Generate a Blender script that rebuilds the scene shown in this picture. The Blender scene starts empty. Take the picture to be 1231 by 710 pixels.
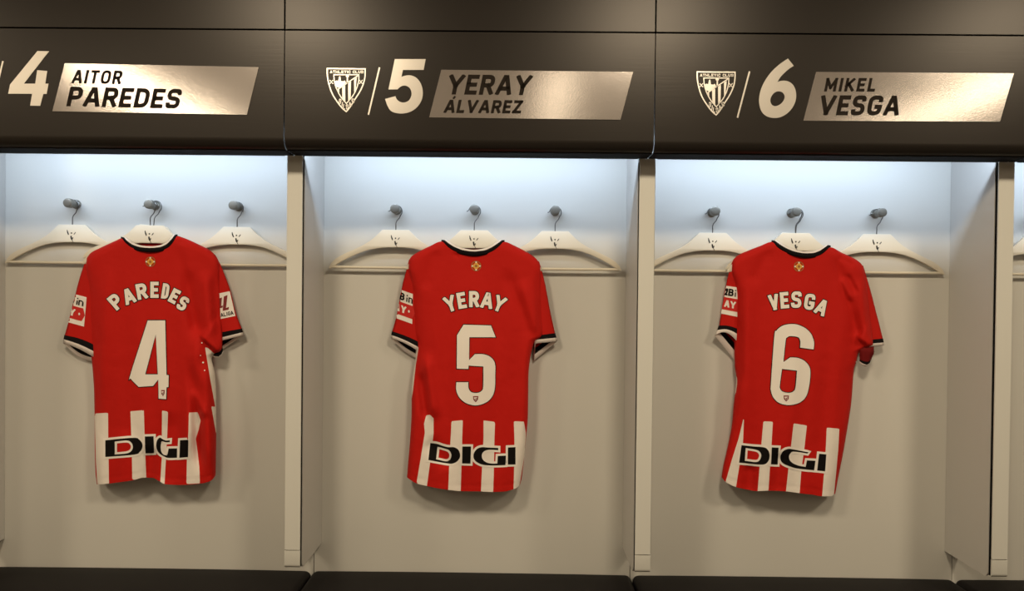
import bpy, bmesh, math, random
from mathutils import Vector, Matrix
from mathutils.bvhtree import BVHTree
from mathutils.geometry import tessellate_polygon

random.seed(4)
SC = bpy.context.scene
COL = SC.collection

# ------------------------------------------------------------------ camera
F = 900.0
CX, CD, EZ, YAW, PIT, ROL = -0.41868, 2.42935, 1.50964, -0.0077542, -0.0118138, 0.0105172
_fwd = Vector((math.sin(YAW)*math.cos(PIT), math.cos(YAW)*math.cos(PIT), math.sin(PIT)))
_r = Vector((math.cos(YAW), -math.sin(YAW), 0.0))
_u = _r.cross(_fwd)
_rc = _r*math.cos(ROL) + _u*math.sin(ROL)
_uc = -_r*math.sin(ROL) + _u*math.cos(ROL)
CAM = Vector((CX, -CD, EZ))
cam = bpy.data.cameras.new('camera')
cam.sensor_width = 36.0
cam.lens = F/1231.0*36.0
cam.clip_start = 0.05
camo = bpy.data.objects.new('camera', cam)
m = Matrix(((_rc.x, _uc.x, -_fwd.x), (_rc.y, _uc.y, -_fwd.y), (_rc.z, _uc.z, -_fwd.z)))
camo.matrix_world = Matrix.Translation(CAM) @ m.to_4x4()
COL.objects.link(camo)
SC.camera = camo

def at(px, py, Y):
    """point of the place seen at a measured spot of the photo, at depth Y"""
    d = _fwd + _rc*((px-615.5)/F) - _uc*((py-355.0)/F)
    return CAM + d*((Y+CD)/d.y)

# ------------------------------------------------------------------ world, exposure, lights
SC.view_settings.view_transform = 'Standard'
SC.view_settings.look = 'None'
SC.view_settings.gamma = 1.0
SC.view_settings.use_curve_mapping = False
SC.view_settings.exposure = 0.0
w = bpy.data.worlds.new('world')
SC.world = w
w.use_nodes = True
w.node_tree.nodes['Background'].inputs[0].default_value = (1.0, 0.86, 0.66, 1)
w.node_tree.nodes['Background'].inputs[1].default_value = 0.02

WARM = (1.0, 0.84, 0.60)
COOL = (0.64, 0.80, 1.0)
def area(name, loc, direction, sx, sy, power, color, shape='RECTANGLE', spread=math.pi):
    L = bpy.data.lights.new(name, 'AREA')
    L.shape = shape; L.size = sx; L.size_y = sy; L.energy = power; L.color = color; L.spread = spread
    o = bpy.data.objects.new(name, L)
    o.location = loc
    o.rotation_euler = Vector(direction).to_track_quat('-Z', 'Y').to_euler()
    COL.objects.link(o)
    return o
# ceiling lamps of the room (out of the picture, above and behind the camera)
# four round downlights in a row, and three long light lines running away from the lockers
for x, p in ((-3.7, 30), (-1.5, 35), (0.22, 35), (1.94, 35)):
    area('ceiling_lamp', (x, -1.55, 2.86), (0, 0, -1), 0.42, 0.42, p, WARM, 'DISK')
for x, p in ((-3.14, 34), (-0.16, 4.5), (2.72, 18)):
    area('ceiling_line', (x, -3.75, 2.86), (0, 0, -1), 0.20, 2.7, p, WARM)

# cells of the locker row
DIVX = [-2.30, -1.1467, -0.0035, 1.153, 2.303]
CELLX = [(DIVX[i]+DIVX[i+1])/2 for i in range(4)]
YF = -0.115      # front of the fascia
YW = 0.263       # face of the back panels
ZT = 1.929       # underside of the fascia
ZSEAM = 2.294
for cx in CELLX:
    area('led_lamp', (cx, -0.050, 1.992), (0, 1, -0.42), 1.06, 0.018, 4.2, COOL)

# ------------------------------------------------------------------ materials
def lin(c):
    out = []
    for v in c:
        v /= 255.0
        out.append(v/12.92 if v <= 0.04045 else ((v+0.055)/1.055)**2.4)
    return (*out, 1.0)

def mat(name, rgb, rough=0.5, metal=0.0, bump=None, spec=0.5, var=None, sheen=0.0, aniso=0.0, emit=None, coat=0.0):
    """bump = (scale, strength, stretch)  var = (scale, amount)"""
    M = bpy.data.materials.new(name)
    M.use_nodes = True
    nt = M.node_tree
    B = nt.nodes['Principled BSDF']
    B.inputs['Base Color'].default_value = lin(rgb)
    B.inputs['Roughness'].default_value = rough
    B.inputs['Metallic'].default_value = metal
    B.inputs['Specular IOR Level'].default_value = spec
    B.inputs['Coat Weight'].default_value = coat
    if sheen:
        B.inputs['Sheen Weight'].default_value = sheen
    if aniso:
        B.inputs['Anisotropic'].default_value = aniso
    if emit:
        B.inputs['Emission Color'].default_value = lin(emit[0])
        B.inputs['Emission Strength'].default_value = emit[1]
    if bump or var:
        tc = nt.nodes.new('ShaderNodeTexCoord')
        mp = nt.nodes.new('ShaderNodeMapping')
        nt.links.new(tc.outputs['Object'], mp.inputs['Vector'])
        if bump:
            if len(bump) > 2:
                mp.inputs['Scale'].default_value = bump[2]
            n = nt.nodes.new('ShaderNodeTexNoise')
            n.inputs['Scale'].default_value = bump[0]
            n.inputs['Detail'].default_value = 3
            nt.links.new(mp.outputs['Vector'], n.inputs['Vector'])
            b = nt.nodes.new('ShaderNodeBump')
            b.inputs['Strength'].default_value = bump[1]
            b.inputs['Distance'].default_value = 0.002
            nt.links.new(n.outputs['Fac'], b.inputs['Height'])
            nt.links.new(b.outputs['Normal'], B.inputs['Normal'])
        if var:
            n2 = nt.nodes.new('ShaderNodeTexNoise')
            n2.inputs['Scale'].default_value = var[0]
            n2.inputs['Detail'].default_value = 4
            nt.links.new(tc.outputs['Object'], n2.inputs['Vector'])
            mr = nt.nodes.new('ShaderNodeMapRange')
            mr.inputs['To Min'].default_value = 1-var[1]
            mr.inputs['To Max'].default_value = 1+var[1]
            nt.links.new(n2.outputs['Fac'], mr.inputs['Value'])
            hs = nt.nodes.new('ShaderNodeHueSaturation')
            hs.inputs['Color'].default_value = lin(rgb)
            nt.links.new(mr.outputs['Result'], hs.inputs['Value'])
            nt.links.new(hs.outputs['Color'], B.inputs['Base Color'])
    return M

M_PANEL = mat('grey laminate panel', (203, 200, 193), 0.42, var=(1.5, 0.02))
M_SIDE = mat('grey laminate side', (190, 187, 182), 0.38, var=(1.5, 0.02))
M_PROFILE = mat('pale metal profile', (206, 204, 197), 0.35, var=(2.0, 0.02))
M_GASKET = mat('black gasket', (12, 11, 10), 0.8, spec=0.08)
M_FASCIA = mat('bronze black satin panel', (44, 39, 35), 0.36, 0.5, bump=(60, 0.05, (0.08, 1, 4)), var=(2.0, 0.05))
M_LIP = mat('bright lip trim', (150, 150, 150), 0.4, 0.8)
M_SILVER = mat('brushed silver', (214, 205, 200), 0.15, 0.78, bump=(260, 0.06, (0.7, 1, 1)), var=(40, 0.03))
M_SILVER2 = mat('silver print', (226, 219, 210), 0.33, 0.85)
M_LETTER = mat('dark plate lettering', (34, 27, 21), 0.75, spec=0.15)
M_PEG = mat('brushed nickel', (138, 135, 127), 0.42, 0.9, bump=(300, 0.1))
M_WIRE = mat('hook wire', (120, 118, 116), 0.32, 0.95)
M_HANGER = mat('cream hanger plastic', (214, 205, 187), 0.45)
M_LOGO = mat('hanger logo black', (28, 26, 25), 0.6)
M_LEATHER = mat('dark brown leather', (15, 12, 12), 0.6, spec=0.18, bump=(260, 0.25), var=(3, 0.06))
M_LED = mat('led diffuser', (235, 242, 250), 0.5, emit=((205, 228, 255), 0.8))
M_BLACK = mat('black knit', (9, 4, 5), 0.9, bump=(900, 0.3), spec=0.2)
M_WHITE = mat('white knit', (230, 219, 212), 0.85, bump=(900, 0.3))
M_RED = mat('red knit', (184, 14, 1), 0.78, bump=(700, 0.35), spec=0.25)
M_PRINTW = mat('white print', (232, 224, 215), 0.62)
M_PRINTK = mat('black print', (12, 8, 7), 0.7, spec=0.15)
M_PRINTR = mat('red print', (192, 18, 5), 0.7)
M_PRINTD = mat('dark red print', (120, 14, 20), 0.62)
M_MAROON = mat('maroon lining', (104, 8, 10), 0.8, spec=0.2)
M_GOLD = mat('gold print', (214, 160, 62), 0.5)
M_GOLDD = mat('dark gold print', (150, 92, 30), 0.5)
M_FLOOR = mat('grey carpet floor', (88, 82, 76), 0.9, bump=(400, 0.5), var=(6, 0.1))
M_WALL = mat('dressing room wall', (176, 166, 152), 0.7, var=(2, 0.04))
M_CEIL = mat('ceiling plaster', (205, 196, 182), 0.8, var=(2, 0.03))

def striped(name):
    M = bpy.data.materials.new(name)
    M.use_nodes = True
    nt = M.node_tree
    B = nt.nodes['Principled BSDF']
    B.inputs['Roughness'].default_value = 0.78
    B.inputs['Specular IOR Level'].default_value = 0.25
    a = nt.nodes.new('ShaderNodeAttribute'); a.attribute_name = 'stripe'
    gt = nt.nodes.new('ShaderNodeMath'); gt.operation = 'GREATER_THAN'; gt.inputs[1].default_value = 0.0
    nt.links.new(a.outputs['Fac'], gt.inputs[0])
    mx = nt.nodes.new('ShaderNodeMix'); mx.data_type = 'RGBA'
    mx.inputs[6].default_value = lin((184, 14, 1)); mx.inputs[7].default_value = lin((229, 219, 209))
    nt.links.new(gt.outputs[0], mx.inputs[0])
    nt.links.new(mx.outputs[2], B.inputs['Base Color'])
    tc = nt.nodes.new('ShaderNodeTexCoord')
    n = nt.nodes.new('ShaderNodeTexNoise'); n.inputs['Scale'].default_value = 700
    nt.links.new(tc.outputs['Object'], n.inputs['Vector'])
    n3 = nt.nodes.new('ShaderNodeTexNoise'); n3.inputs['Scale'].default_value = 14; n3.inputs['Detail'].default_value = 3
    nt.links.new(tc.outputs['Object'], n3.inputs['Vector'])
    b = nt.nodes.new('ShaderNodeBump'); b.inputs['Strength'].default_value = 0.35; b.inputs['Distance'].default_value = 0.002
    b2 = nt.nodes.new('ShaderNodeBump'); b2.inputs['Strength'].default_value = 0.35; b2.inputs['Distance'].default_value = 0.012
    nt.links.new(n.outputs['Fac'], b.inputs['Height'])
    nt.links.new(n3.outputs['Fac'], b2.inputs['Height'])
    nt.links.new(b2.outputs['Normal'], b.inputs['Normal'])
    nt.links.new(b.outputs['Normal'], B.inputs['Normal'])
    return M
M_SHIRT = striped('red and white striped knit')

# ------------------------------------------------------------------ object helpers
def tag(o, label=None, cat=None, group=None, kind=None):
    if label: o['label'] = label
    if cat: o['category'] = cat
    if group: o['group'] = group
    if kind: o['kind'] = kind
    return o

def empty(name, loc):
    o = bpy.data.objects.new(name, None)
    o.empty_display_size = 0.05
    o.location = loc
    COL.objects.link(o)
    return o

def link(name, me, mats, parent=None):
    for mm in (mats if isinstance(mats, (list, tuple)) else [mats]):
        me.materials.append(mm)
    o = bpy.data.objects.new(name, me)
    COL.objects.link(o)
    if parent is not None:
        o.parent = parent
        o.matrix_parent_inverse = Matrix.Identity(4)
        # parents are never rotated: keep the world place of the vertices
        off = Vector(parent.location) if parent.parent is None else Vector(parent.location) + Vector(parent.parent.location)
        me.transform(Matrix.Translation(-off))
    return o

def build(name, bm, mats, parent=None, smooth=False, auto=None):
    me = bpy.data.meshes.new(name)
    bmesh.ops.recalc_face_normals(bm, faces=bm.faces)
    bm.to_mesh(me); bm.free()
    if smooth or auto:
        for p in me.polygons: p.use_smooth = True
    if auto:
        me.set_sharp_from_angle(angle=math.radians(auto))
    return link(name, me, mats, parent)

def box(bm, x0, x1, y0, y1, z0, z1, bev=0.0, seg=2):
    r = bmesh.ops.create_cube(bm, size=1.0)
    vs = r['verts']
    for v in vs:
        v.co = Vector((x0+(v.co.x+.5)*(x1-x0), y0+(v.co.y+.5)*(y1-y0), z0+(v.co.z+.5)*(z1-z0)))
    if bev:
        es = list({e for v in vs for e in v.link_edges})
        bmesh.ops.bevel(bm, geom=es, offset=bev, segments=seg, profile=0.5, affect='EDGES')
    return bm

def prism(bm, pts, axis, a0, a1, mi=0):
    """pts: 2D outline; axis 'x': pts=(y,z)  axis 'y': pts=(x,z)  axis 'z': pts=(x,y)"""
    def P(p, a):
        return Vector((a, p[0], p[1])) if axis == 'x' else (Vector((p[0], a, p[1])) if axis == 'y' else Vector((p[0], p[1], a)))
    A = [bm.verts.new(P(p, a0)) for p in pts]
    Bv = [bm.verts.new(P(p, a1)) for p in pts]
    n = len(pts)
    fs = [bm.faces.new(A), bm.faces.new(Bv)]
    for i in range(n):
        fs.append(bm.faces.new((A[i], A[(i+1) % n], Bv[(i+1) % n], Bv[i])))
    for f in fs: f.material_index = mi
    return fs

def tube(bm, path, rad, seg=10, caps=True):
    path = [Vector(p) for p in path]
    rings = []
    up = Vector((0.123, 0.87, 0.31)).normalized()
    for i, p in enumerate(path):
        d = (path[min(i+1, len(path)-1)]-path[max(i-1, 0)]).normalized()
        s = d.cross(up).normalized(); t = s.cross(d).normalized()
        rr = rad[i] if isinstance(rad, (list, tuple)) else rad
        rings.append([bm.verts.new(p + s*math.cos(2*math.pi*k/seg)*rr + t*math.sin(2*math.pi*k/seg)*rr) for k in range(seg)])
    for a, b in zip(rings, rings[1:]):
        for k in range(seg):
            bm.faces.new((a[k], a[(k+1) % seg], b[(k+1) % seg], b[k]))
    if caps:
        bm.faces.new(rings[0]); bm.faces.new(rings[-1])

def lathe_y(bm, c, prof, seg=28):
    """prof: (y, r) pairs, axis along Y through c=(x,z)"""
    rings = []
    for y, r in prof:
        rings.append([bm.verts.new((c[0]+r*math.cos(2*math.pi*k/seg), y, c[1]+r*math.sin(2*math.pi*k/seg))) for k in range(seg)])
    for a, b in zip(rings, rings[1:]):
        for k in range(seg):
            bm.faces.new((a[k], a[(k+1) % seg], b[(k+1) % seg], b[k]))
    bm.faces.new(rings[0]); bm.faces.new(rings[-1])

def copy_tree(o, loc, parent=None):
    c = o.copy(); COL.objects.link(c); c.location = loc
    if parent is not None: c.parent = parent
    for ch in o.children:
        copy_tree(ch, ch.location, c)
    return c

def interp(tab, v):
    """piecewise smooth lookup in a table of (key, value)"""
    if v <= tab[0][0]: return tab[0][1]
    if v >= tab[-1][0]: return tab[-1][1]
    for i in range(len(tab)-1):
        a, b = tab[i], tab[i+1]
        if a[0] <= v <= b[0]:
            h = (b[0]-a[0]) or 1e-9
            t = (v-a[0])/h
            def sl(j):
                if j <= 0 or j >= len(tab)-1: return None
                d0 = (tab[j][1]-tab[j-1][1])/((tab[j][0]-tab[j-1][0]) or 1e-9)
                d1 = (tab[j+1][1]-tab[j][1])/((tab[j+1][0]-tab[j][0]) or 1e-9)
                return 0.0 if d0*d1 <= 0 else 2*d0*d1/(d0+d1)
            d = (b[1]-a[1])/h
            m0 = sl(i); m1 = sl(i+1)
            m0 = d if m0 is None else m0; m1 = d if m1 is None else m1
            t2, t3 = t*t, t*t*t
            return (2*t3-3*t2+1)*a[1]+(t3-2*t2+t)*h*m0+(-2*t3+3*t2)*b[1]+(t3-t2)*h*m1
    return tab[-1][1]

# ------------------------------------------------------------------ 2D drawing (lettering, numbers, emblems)
def curve(pts, n=5):
    """closed outline; a third element 'c' marks a corner, other points are smoothed through"""
    N = len(pts); out = []
    P = [(float(p[0]), float(p[1])) for p in pts]; C = [len(p) > 2 for p in pts]
    for i in range(N):
        j = (i+1) % N
        p0, p1, p2, p3 = P[i-1], P[i], P[j], P[(i+2) % N]
        if C[i] and C[j]:
            out.append(p1); continue
        if C[i]: p0 = p1
        if C[j]: p3 = p2
        for k in range(n):
            t = k/n
            q = []
            for d in (0, 1):
                m0 = (p2[d]-p0[d])*0.5; m1 = (p3[d]-p1[d])*0.5
                t2, t3 = t*t, t*t*t
                q.append((2*t3-3*t2+1)*p1[d]+(t3-2*t2+t)*m0+(-2*t3+3*t2)*p2[d]+(t3-t2)*m1)
            out.append(tuple(q))
    return out

def rounded(pts, closed=False):
    """polyline whose points may carry a corner radius"""
    out = []; N = len(pts)
    for i, p in enumerate(pts):
        r = p[2] if len(p) > 2 else 0
        P = Vector(p[:2])
        if r <= 0 or (not closed and i in (0, N-1)):
            out.append(P); continue
        a = Vector(pts[i-1][:2])-P; b = Vector(pts[(i+1) % N][:2])-P
        rr = min(r, a.length*0.5 if (len(pts[i-1]) > 2) else a.length, b.length*0.5 if len(pts[(i+1) % N]) > 2 else b.length)
        A = P+a.normalized()*rr; Bp = P+b.normalized()*rr
        for k in range(7):
            t = k/6
            out.append(A*(1-t)**2 + P*2*t*(1-t) + Bp*t*t)
    return out

def ribbon(pts, wd, closed=False, ext=0.0):
    """quads of a stroke of width wd along pts (list of Vector 2D)"""
    P = [Vector(p[:2]) for p in pts]
    Q = [P[0]]
    for p in P[1:]:
        if (p-Q[-1]).length > 1e-6: Q.append(p)
    if closed and (Q[0]-Q[-1]).length < 1e-6: Q.pop()
    P = Q; n = len(P)
    if n < 2: return []
    # split at sharp turns
    if not closed:
        for i in range(1, n-1):
            a = (P[i]-P[i-1]).normalized(); b = (P[i+1]-P[i]).normalized()
            if a.dot(b) < -0.25:
                return ribbon(P[:i+1], wd, False, ext) + ribbon(P[i:], wd, False, ext)
        if ext:
            P[0] = P[0] + (P[0]-P[1]).normalized()*ext
            P[-1] = P[-1] + (P[-1]-P[-2]).normalized()*ext
    L, R = [], []
    for i in range(n):
        if closed:
            a = (P[i]-P[i-1]).normalized(); b = (P[(i+1) % n]-P[i]).normalized()
        else:
            a = (P[i]-P[i-1]).normalized() if i else (P[1]-P[0]).normalized()
            b = (P[i+1]-P[i]).normalized() if i < n-1 else a
        na = Vector((-a.y, a.x)); nb = Vector((-b.y, b.x))
        mt = (na+nb)
        mt = mt.normalized() if mt.length > 1e-6 else na
        k = 1.0/max(0.66, mt.dot(na))
        L.append(P[i]+mt*k*wd/2); R.append(P[i]-mt*k*wd/2)
    out = []
    rng = range(n) if closed else range(n-1)
    for i in rng:
        j = (i+1) % n
        out.append([L[i], L[j], R[j], R[i]])
    return out

# stroke font: centre lines in a unit box (y up); third value = relative corner radius
k_ = 0.42
FONT = {
 'A': (0.92, [[(0, 0), (.42, 1), (.58, 1), (1, 0)], [(.2, .27), (.8, .27)]]),
 'B': (0.80, [[(0, .5), (0, 1), (.95, 1, k_), (.95, .52, k_), (0, .52)], [(0, .52), (1, .52, k_), (1, 0, k_), (0, 0), (0, .55)]]),
 'C': (0.80, [[(1, .82), (1, 1, k_), (0, 1, k_), (0, 0, k_), (1, 0, k_), (1, .18)]]),
 'D': (0.80, [[(0, .5), (0, 1), (1, 1, k_), (1, 0, k_), (0, 0), (0, .5)]]),
 'E': (0.70, [[(1, 1), (0, 1), (0, 0), (1, 0)], [(0, .5), (.85, .5)]]),
 'G': (0.84, [[(1, .84), (1, 1, .34), (0, 1, .34), (0, 0, .34), (1, 0, .34), (1, .42), (.68, .42)]]),
 'H': (0.80, [[(0, 0), (0, 1)], [(1, 0), (1, 1)], [(0, .5), (1, .5)]]),
 'I': (0.0, [[(0.5, 0), (0.5, 1)]]),
 'K': (0.80, [[(0, 0), (0, 1)], [(.95, 1), (0, .38)], [(.3, .58), (1, 0)]]),
 'L': (0.66, [[(0, 1), (0, 0), (1, 0)]]),
 'M': (1.0, [[(0, 0), (0, 1)], [(0, 1), (.5, .22), (1, 1)], [(1, 1), (1, 0)]]),
 'O': (0.86, [[(.5, 1), (1, 1, k_), (1, 0, k_), (0, 0, k_), (0, 1, k_), (.5, 1)]]),
 'P': (0.78, [[(0, 0), (0, 1), (1, 1, k_), (1, .44, k_), (0, .44)]]),
 'R': (0.80, [[(0, 0), (0, 1), (1, 1, k_), (1, .46, k_), (0, .46)], [(.55, .46), (1, 0)]]),
 'S': (0.78, [[(1, .88), (1, 1, .32), (0, 1, .36), (0, .53, .36), (1, .49, .36), (1, 0, .36), (0, 0, .32), (0, .12)]]),
 'T': (0.78, [[(0, 1), (1, 1)], [(.5, 1), (.5, 0)]]),
 'U': (0.80, [[(0, 1), (0, 0, k_), (1, 0, k_), (1, 1)]]),
 'V': (0.92, [[(0, 1), (.5, 0)], [(.5, 0), (1, 1)]]),
 'Y': (0.92, [[(0, 1), (.5, .42)], [(.5, .42), (1, 1)], [(.5, .46), (.5, 0)]]),
 'Z': (0.76, [[(0, 1), (1, 1), (0, 0), (1, 0)]]),
 '2': (0.76, [[(0, .74), (0, 1, k_), (1, 1, k_), (1, .6, .3), (0, 0), (1, 0)]]),
 'i': (0.0, [[(0.5, 0), (0.5, .52)], [(.5, .90), (.5, .94)]]),
 'n': (0.62, [[(0, 0), (0, .68)], [(0, .4), (0, .68, .3), (1, .68, .35), (1, 0)]]),
 'X': (0.86, [[(0, 0), (1, 1)], [(0, 1), (1, 0)]]),
}

class Art:
    """collects flat shapes in photo coordinates, then lays them on a surface"""
    def __init__(self):
        self.items = []          # (list of polygons[list of (x,y)], layer, material index)
    def polys(self, polys, layer=1, mi=0):
        self.items.append(([[(p[0], p[1]) for p in q] for q in polys], layer, mi))
    def area(self, outer, holes=(), layer=1, mi=0):
        loops = [[Vector((p[0], p[1], 0)) for p in outer]] + [[Vector((p[0], p[1], 0)) for p in h] for h in holes]
        flat = [v for l in loops for v in l]
        tris = tessellate_polygon(loops)
        self.polys([[flat[i] for i in t] for t in tris], layer, mi)
    def border(self, outline, wd, layer=0, mi=1):
        self.polys(ribbon([Vector(p[:2]) for p in outline], wd, True), layer, mi)
    def stroke(self, pts, wd, layer=1, mi=0, closed=False, ext=0.0):
        self.polys(ribbon([Vector(p[:2]) for p in pts], wd, closed, ext), layer, mi)
    def letter(self, ch, W, H, sw, place, layer=1, mi=0, grow=0.0, clip=None):
        """place(lx, ly)->(px,py); lx,ly from the letter's lower left, y up"""
        for line in FONT[ch][1]:
            pts = []
            for p in line:
                x = sw/2 + p[0]*(W-sw) if FONT[ch][0] else W/2
                y = sw/2 + p[1]*(H-sw)
                pts.append((x, y) if len(p) < 3 else (x, y, p[2]*min(W*1.0, H)))
            pts = rounded(pts)
            bm = bmesh.new()
            for q in ribbon(pts, sw+2*grow, False, sw*0.5+grow):
                bm.faces.new([bm.verts.new((v.x, v.y, 0)) for v in q])
            for co, no in (((0, H+grow, 0), (0, 1, 0)), ((0, -grow, 0), (0, -1, 0))):
                bmesh.ops.bisect_plane(bm, geom=bm.verts[:]+bm.edges[:]+bm.faces[:], plane_co=co, plane_no=no, clear_outer=True)
            self.polys([[place(v.co.x, v.co.y) for v in f.verts] for f in bm.faces], layer, mi)
            bm.free()
    def flat(self, name, Y, mats, parent, thick=0.0012, step=0.0006):
        """printed or applied on a plane facing the room"""
        bm = bmesh.new()
        for polys, layer, mi in self.items:
            y = Y - layer*step
            for q in polys:
                vs = [bm.verts.new(at(p[0], p[1], y)) for p in q]
                f = bm.faces.new(vs); f.material_index = mi
        bmesh.ops.remove_doubles(bm, verts=bm.verts, dist=1e-5)
        for f in bm.faces:
            f.normal_update()
            if f.normal.y > 0: f.normal_flip()
        if thick:
            r = bmesh.ops.extrude_face_region(bm, geom=bm.faces[:])
            for v in [g for g in r['geom'] if isinstance(g, bmesh.types.BMVert)]:
                v.co.y -= thick
        me = bpy.data.meshes.new(name)
        bmesh.ops.recalc_face_normals(bm, faces=bm.faces)
        bm.to_mesh(me); bm.free()
        return link(name, me, mats, parent)
    def drape(self, name, bvh, mats, parent, grid=4.0, step=0.0007, base=0.0010):
        """laid on cloth: every vertex sits on the cloth surface"""
        V, Fc, MI = [], [], []
        for polys, layer, mi in self.items:
            bm = bmesh.new()
            for q in polys:
                try: bm.faces.new([bm.verts.new((p[0], p[1], 0)) for p in q])
                except ValueError: pass
            bmesh.ops.remove_doubles(bm, verts=bm.verts, dist=1e-3)
            xs = [v.co.x for v in bm.verts]; ys = [v.co.y for v in bm.verts]
            for lo, hi, ax in ((min(xs), max(xs), 0), (min(ys), max(ys), 1)):
                g = math.floor(lo/grid)*grid+grid
                while g < hi:
                    co = (g, 0, 0) if ax == 0 else (0, g, 0); no = (1, 0, 0) if ax == 0 else (0, 1, 0)
                    bmesh.ops.bisect_plane(bm, geom=bm.verts[:]+bm.edges[:]+bm.faces[:], plane_co=co, plane_no=no)
                    g += grid
            idx = {}
            for v in bm.verts:
                d = (at(v.co.x, v.co.y, 0.2)-CAM).normalized()
                loc, nor, fi, dist = bvh.ray_cast(CAM, d)
                if loc is None: continue
                if nor.dot(d) > 0: nor = -nor
                idx[v] = len(V); V.append(loc + nor*(base+layer*step))
            for f in bm.faces:
                if all(v in idx for v in f.verts):
                    q = [idx[v] for v in f.verts]
                    if f.normal.z > 0: q.reverse()
                    Fc.append(q); MI.append(mi)
            bm.free()
        me = bpy.data.meshes.new(name)
        me.from_pydata([tuple(v) for v in V], [], Fc)
        for p, mi in zip(me.polygons, MI):
            p.material_index = mi; p.use_smooth = True
        return link(name, me, mats, parent)

def text_line(art, s, x0, y_base, length, H, sw, shear=0.0, rot=0.0, gap=None, layer=1, mi=0, widths=None):
    """one straight line of lettering; (x0, y_base) = lower left; rot in radians (positive = sinks to the right)"""
    ws = []
    for ch in s:
        ws.append(0.0 if FONT[ch][0] == 0 else FONT[ch][0])
    nI = sum(1 for c in s if FONT[c][0] == 0)
    g = (gap if gap is not None else 0.17*H)
    tot = length - shear*H - g*(len(s)-1) - nI*sw
    k = tot/sum(ws)
    x = 0.0; cr, sr = math.cos(rot), math.sin(rot); pos = []
    for ch, w_ in zip(s, ws):
        W = w_*k if w_ else sw
        def place(lx, ly, x=x):
            X = x+lx+shear*ly
            return (x0+X*cr+ly*sr, y_base+X*sr-ly*cr)
        art.letter(ch, W, H, sw, place, layer, mi)
        pos.append((x, W)); x += W+g
    return pos

# ------------------------------------------------------------------ the room
def struct(name, bm, mt):
    o = build(name, bm, mt); tag(o, kind='structure'); return o
RX, RY0, RZ = 4.6, -6.0, 2.9
bm = bmesh.new(); box(bm, -RX, RX, RY0, 0.46, -0.1, 0.0); struct('floor', bm, M_FLOOR)
bm = bmesh.new(); box(bm, -RX, RX, RY0, 0.46, RZ, RZ+0.1); struct('ceiling', bm, M_CEIL)
bm = bmesh.new(); box(bm, -RX, RX, 0.36, 0.46, 0, RZ); struct('wall_back', bm, M_WALL)
bm = bmesh.new(); box(bm, -RX, RX, RY0-0.1, RY0, 0, RZ); struct('wall_front', bm, M_WALL)
bm = bmesh.new(); box(bm, -RX-0.1, -RX, RY0, 0.46, 0, RZ); struct('wall_left', bm, M_WALL)
bm = bmesh.new(); box(bm, RX, RX+0.1, RY0, 0.46, 0, RZ); struct('wall_right', bm, M_WALL)

# ------------------------------------------------------------------ locker row
CELLNAME = ['locker under the number 4 sign', 'locker under the number 5 sign', 'locker under the number 6 sign',
            'locker cut off by the right edge of the photo']
# back panels: one board per locker, joint behind each divider
for i in range(4):
    bm = bmesh.new()
    box(bm, DIVX[i]+0.0012, DIVX[i+1]-0.0012, YW, YW+0.018, 0.36, 2.60, 0.001, 1)
    o = build('locker_back_panel', bm, M_PANEL)
    tag(o, 'pale grey back board of the ' + CELLNAME[i], 'panel', 'back boards of the lockers')
bm = bmesh.new(); box(bm, DIVX[0]+0.01, DIVX[4]-0.01, YW+0.021, 0.36, 0.36, 2.6)
tag(build('mounting_board', bm, M_GASKET), 'dark board showing in the thin joints between the locker back boards', 'board')

# dividers
ZB, ZCAP = 0.583, 0.641
def make_divider():
    root = empty('locker_divider', (0, 0, ZB))
    bm = bmesh.new(); box(bm, -0.0252, 0.0252, 0.0, 0.006, ZCAP+0.001, 2.02, 0.0012, 2)
    build('front_strip', bm, M_PROFILE, root)
    bm = bmesh.new()
    pts = [(0.0, ZCAP-0.001), (0.0, ZB+0.012), (0.0015, ZB+0.006), (0.005, ZB+0.0015), (0.010, ZB), (0.016, ZB), (0.016, ZCAP-0.001)]
    prism(bm, pts, 'x', -0.0252, 0.0252)
    build('end_cap', bm, M_PROFILE, root, auto=40)
    bm = bmesh.new(); box(bm, -0.0264, 0.0264, 0.0065, 0.0145, ZB+0.004, 2.02)
    build('gasket', bm, M_GASKET, root)
    for s in (-1, 1):
        bm = bmesh.new()
        r = 0.022; y0, y1, z0, z1 = 0.0150, YW-0.0012, ZB-0.006, 2.30
        pts = [(y0, z1), (y0, z0+r)] + [(y0+r-r*math.cos(a), z0+r-r*math.sin(a)) for a in [math.pi/2*k/6 for k in range(1, 7)]] + [(y1, z0), (y1, z1)]
        a0, a1 = (0.0235, 0.0285) if s > 0 else (-0.0285, -0.0235)
        prism(bm, pts, 'x', a0, a1)
        build('side_panel', bm, M_SIDE, root, auto=40)
    bm = bmesh.new(); box(bm, -0.0232, 0.0232, 0.0150, YW-0.002, ZB+0.01, 2.28)
    build('core', bm, M_GASKET, root)
    return root
DLAB = ['grey locker divider at the left edge of the photo beside the number 4 shirt',
        'grey locker divider between the number 4 and number 5 shirts',
        'grey locker divider between the number 5 and number 6 shirts',
        'grey locker divider right of the number 6 shirt with its wide inner side showing',
        'grey locker divider closing the row beyond the right edge of the photo']
proto = make_divider()
for i, x in enumerate(DIVX):
    o = proto if i == 0 else copy_tree(proto, proto.location)
    o.location = (x, 0, ZB)
    tag(o, DLAB[i], 'divider', 'locker dividers')

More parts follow.
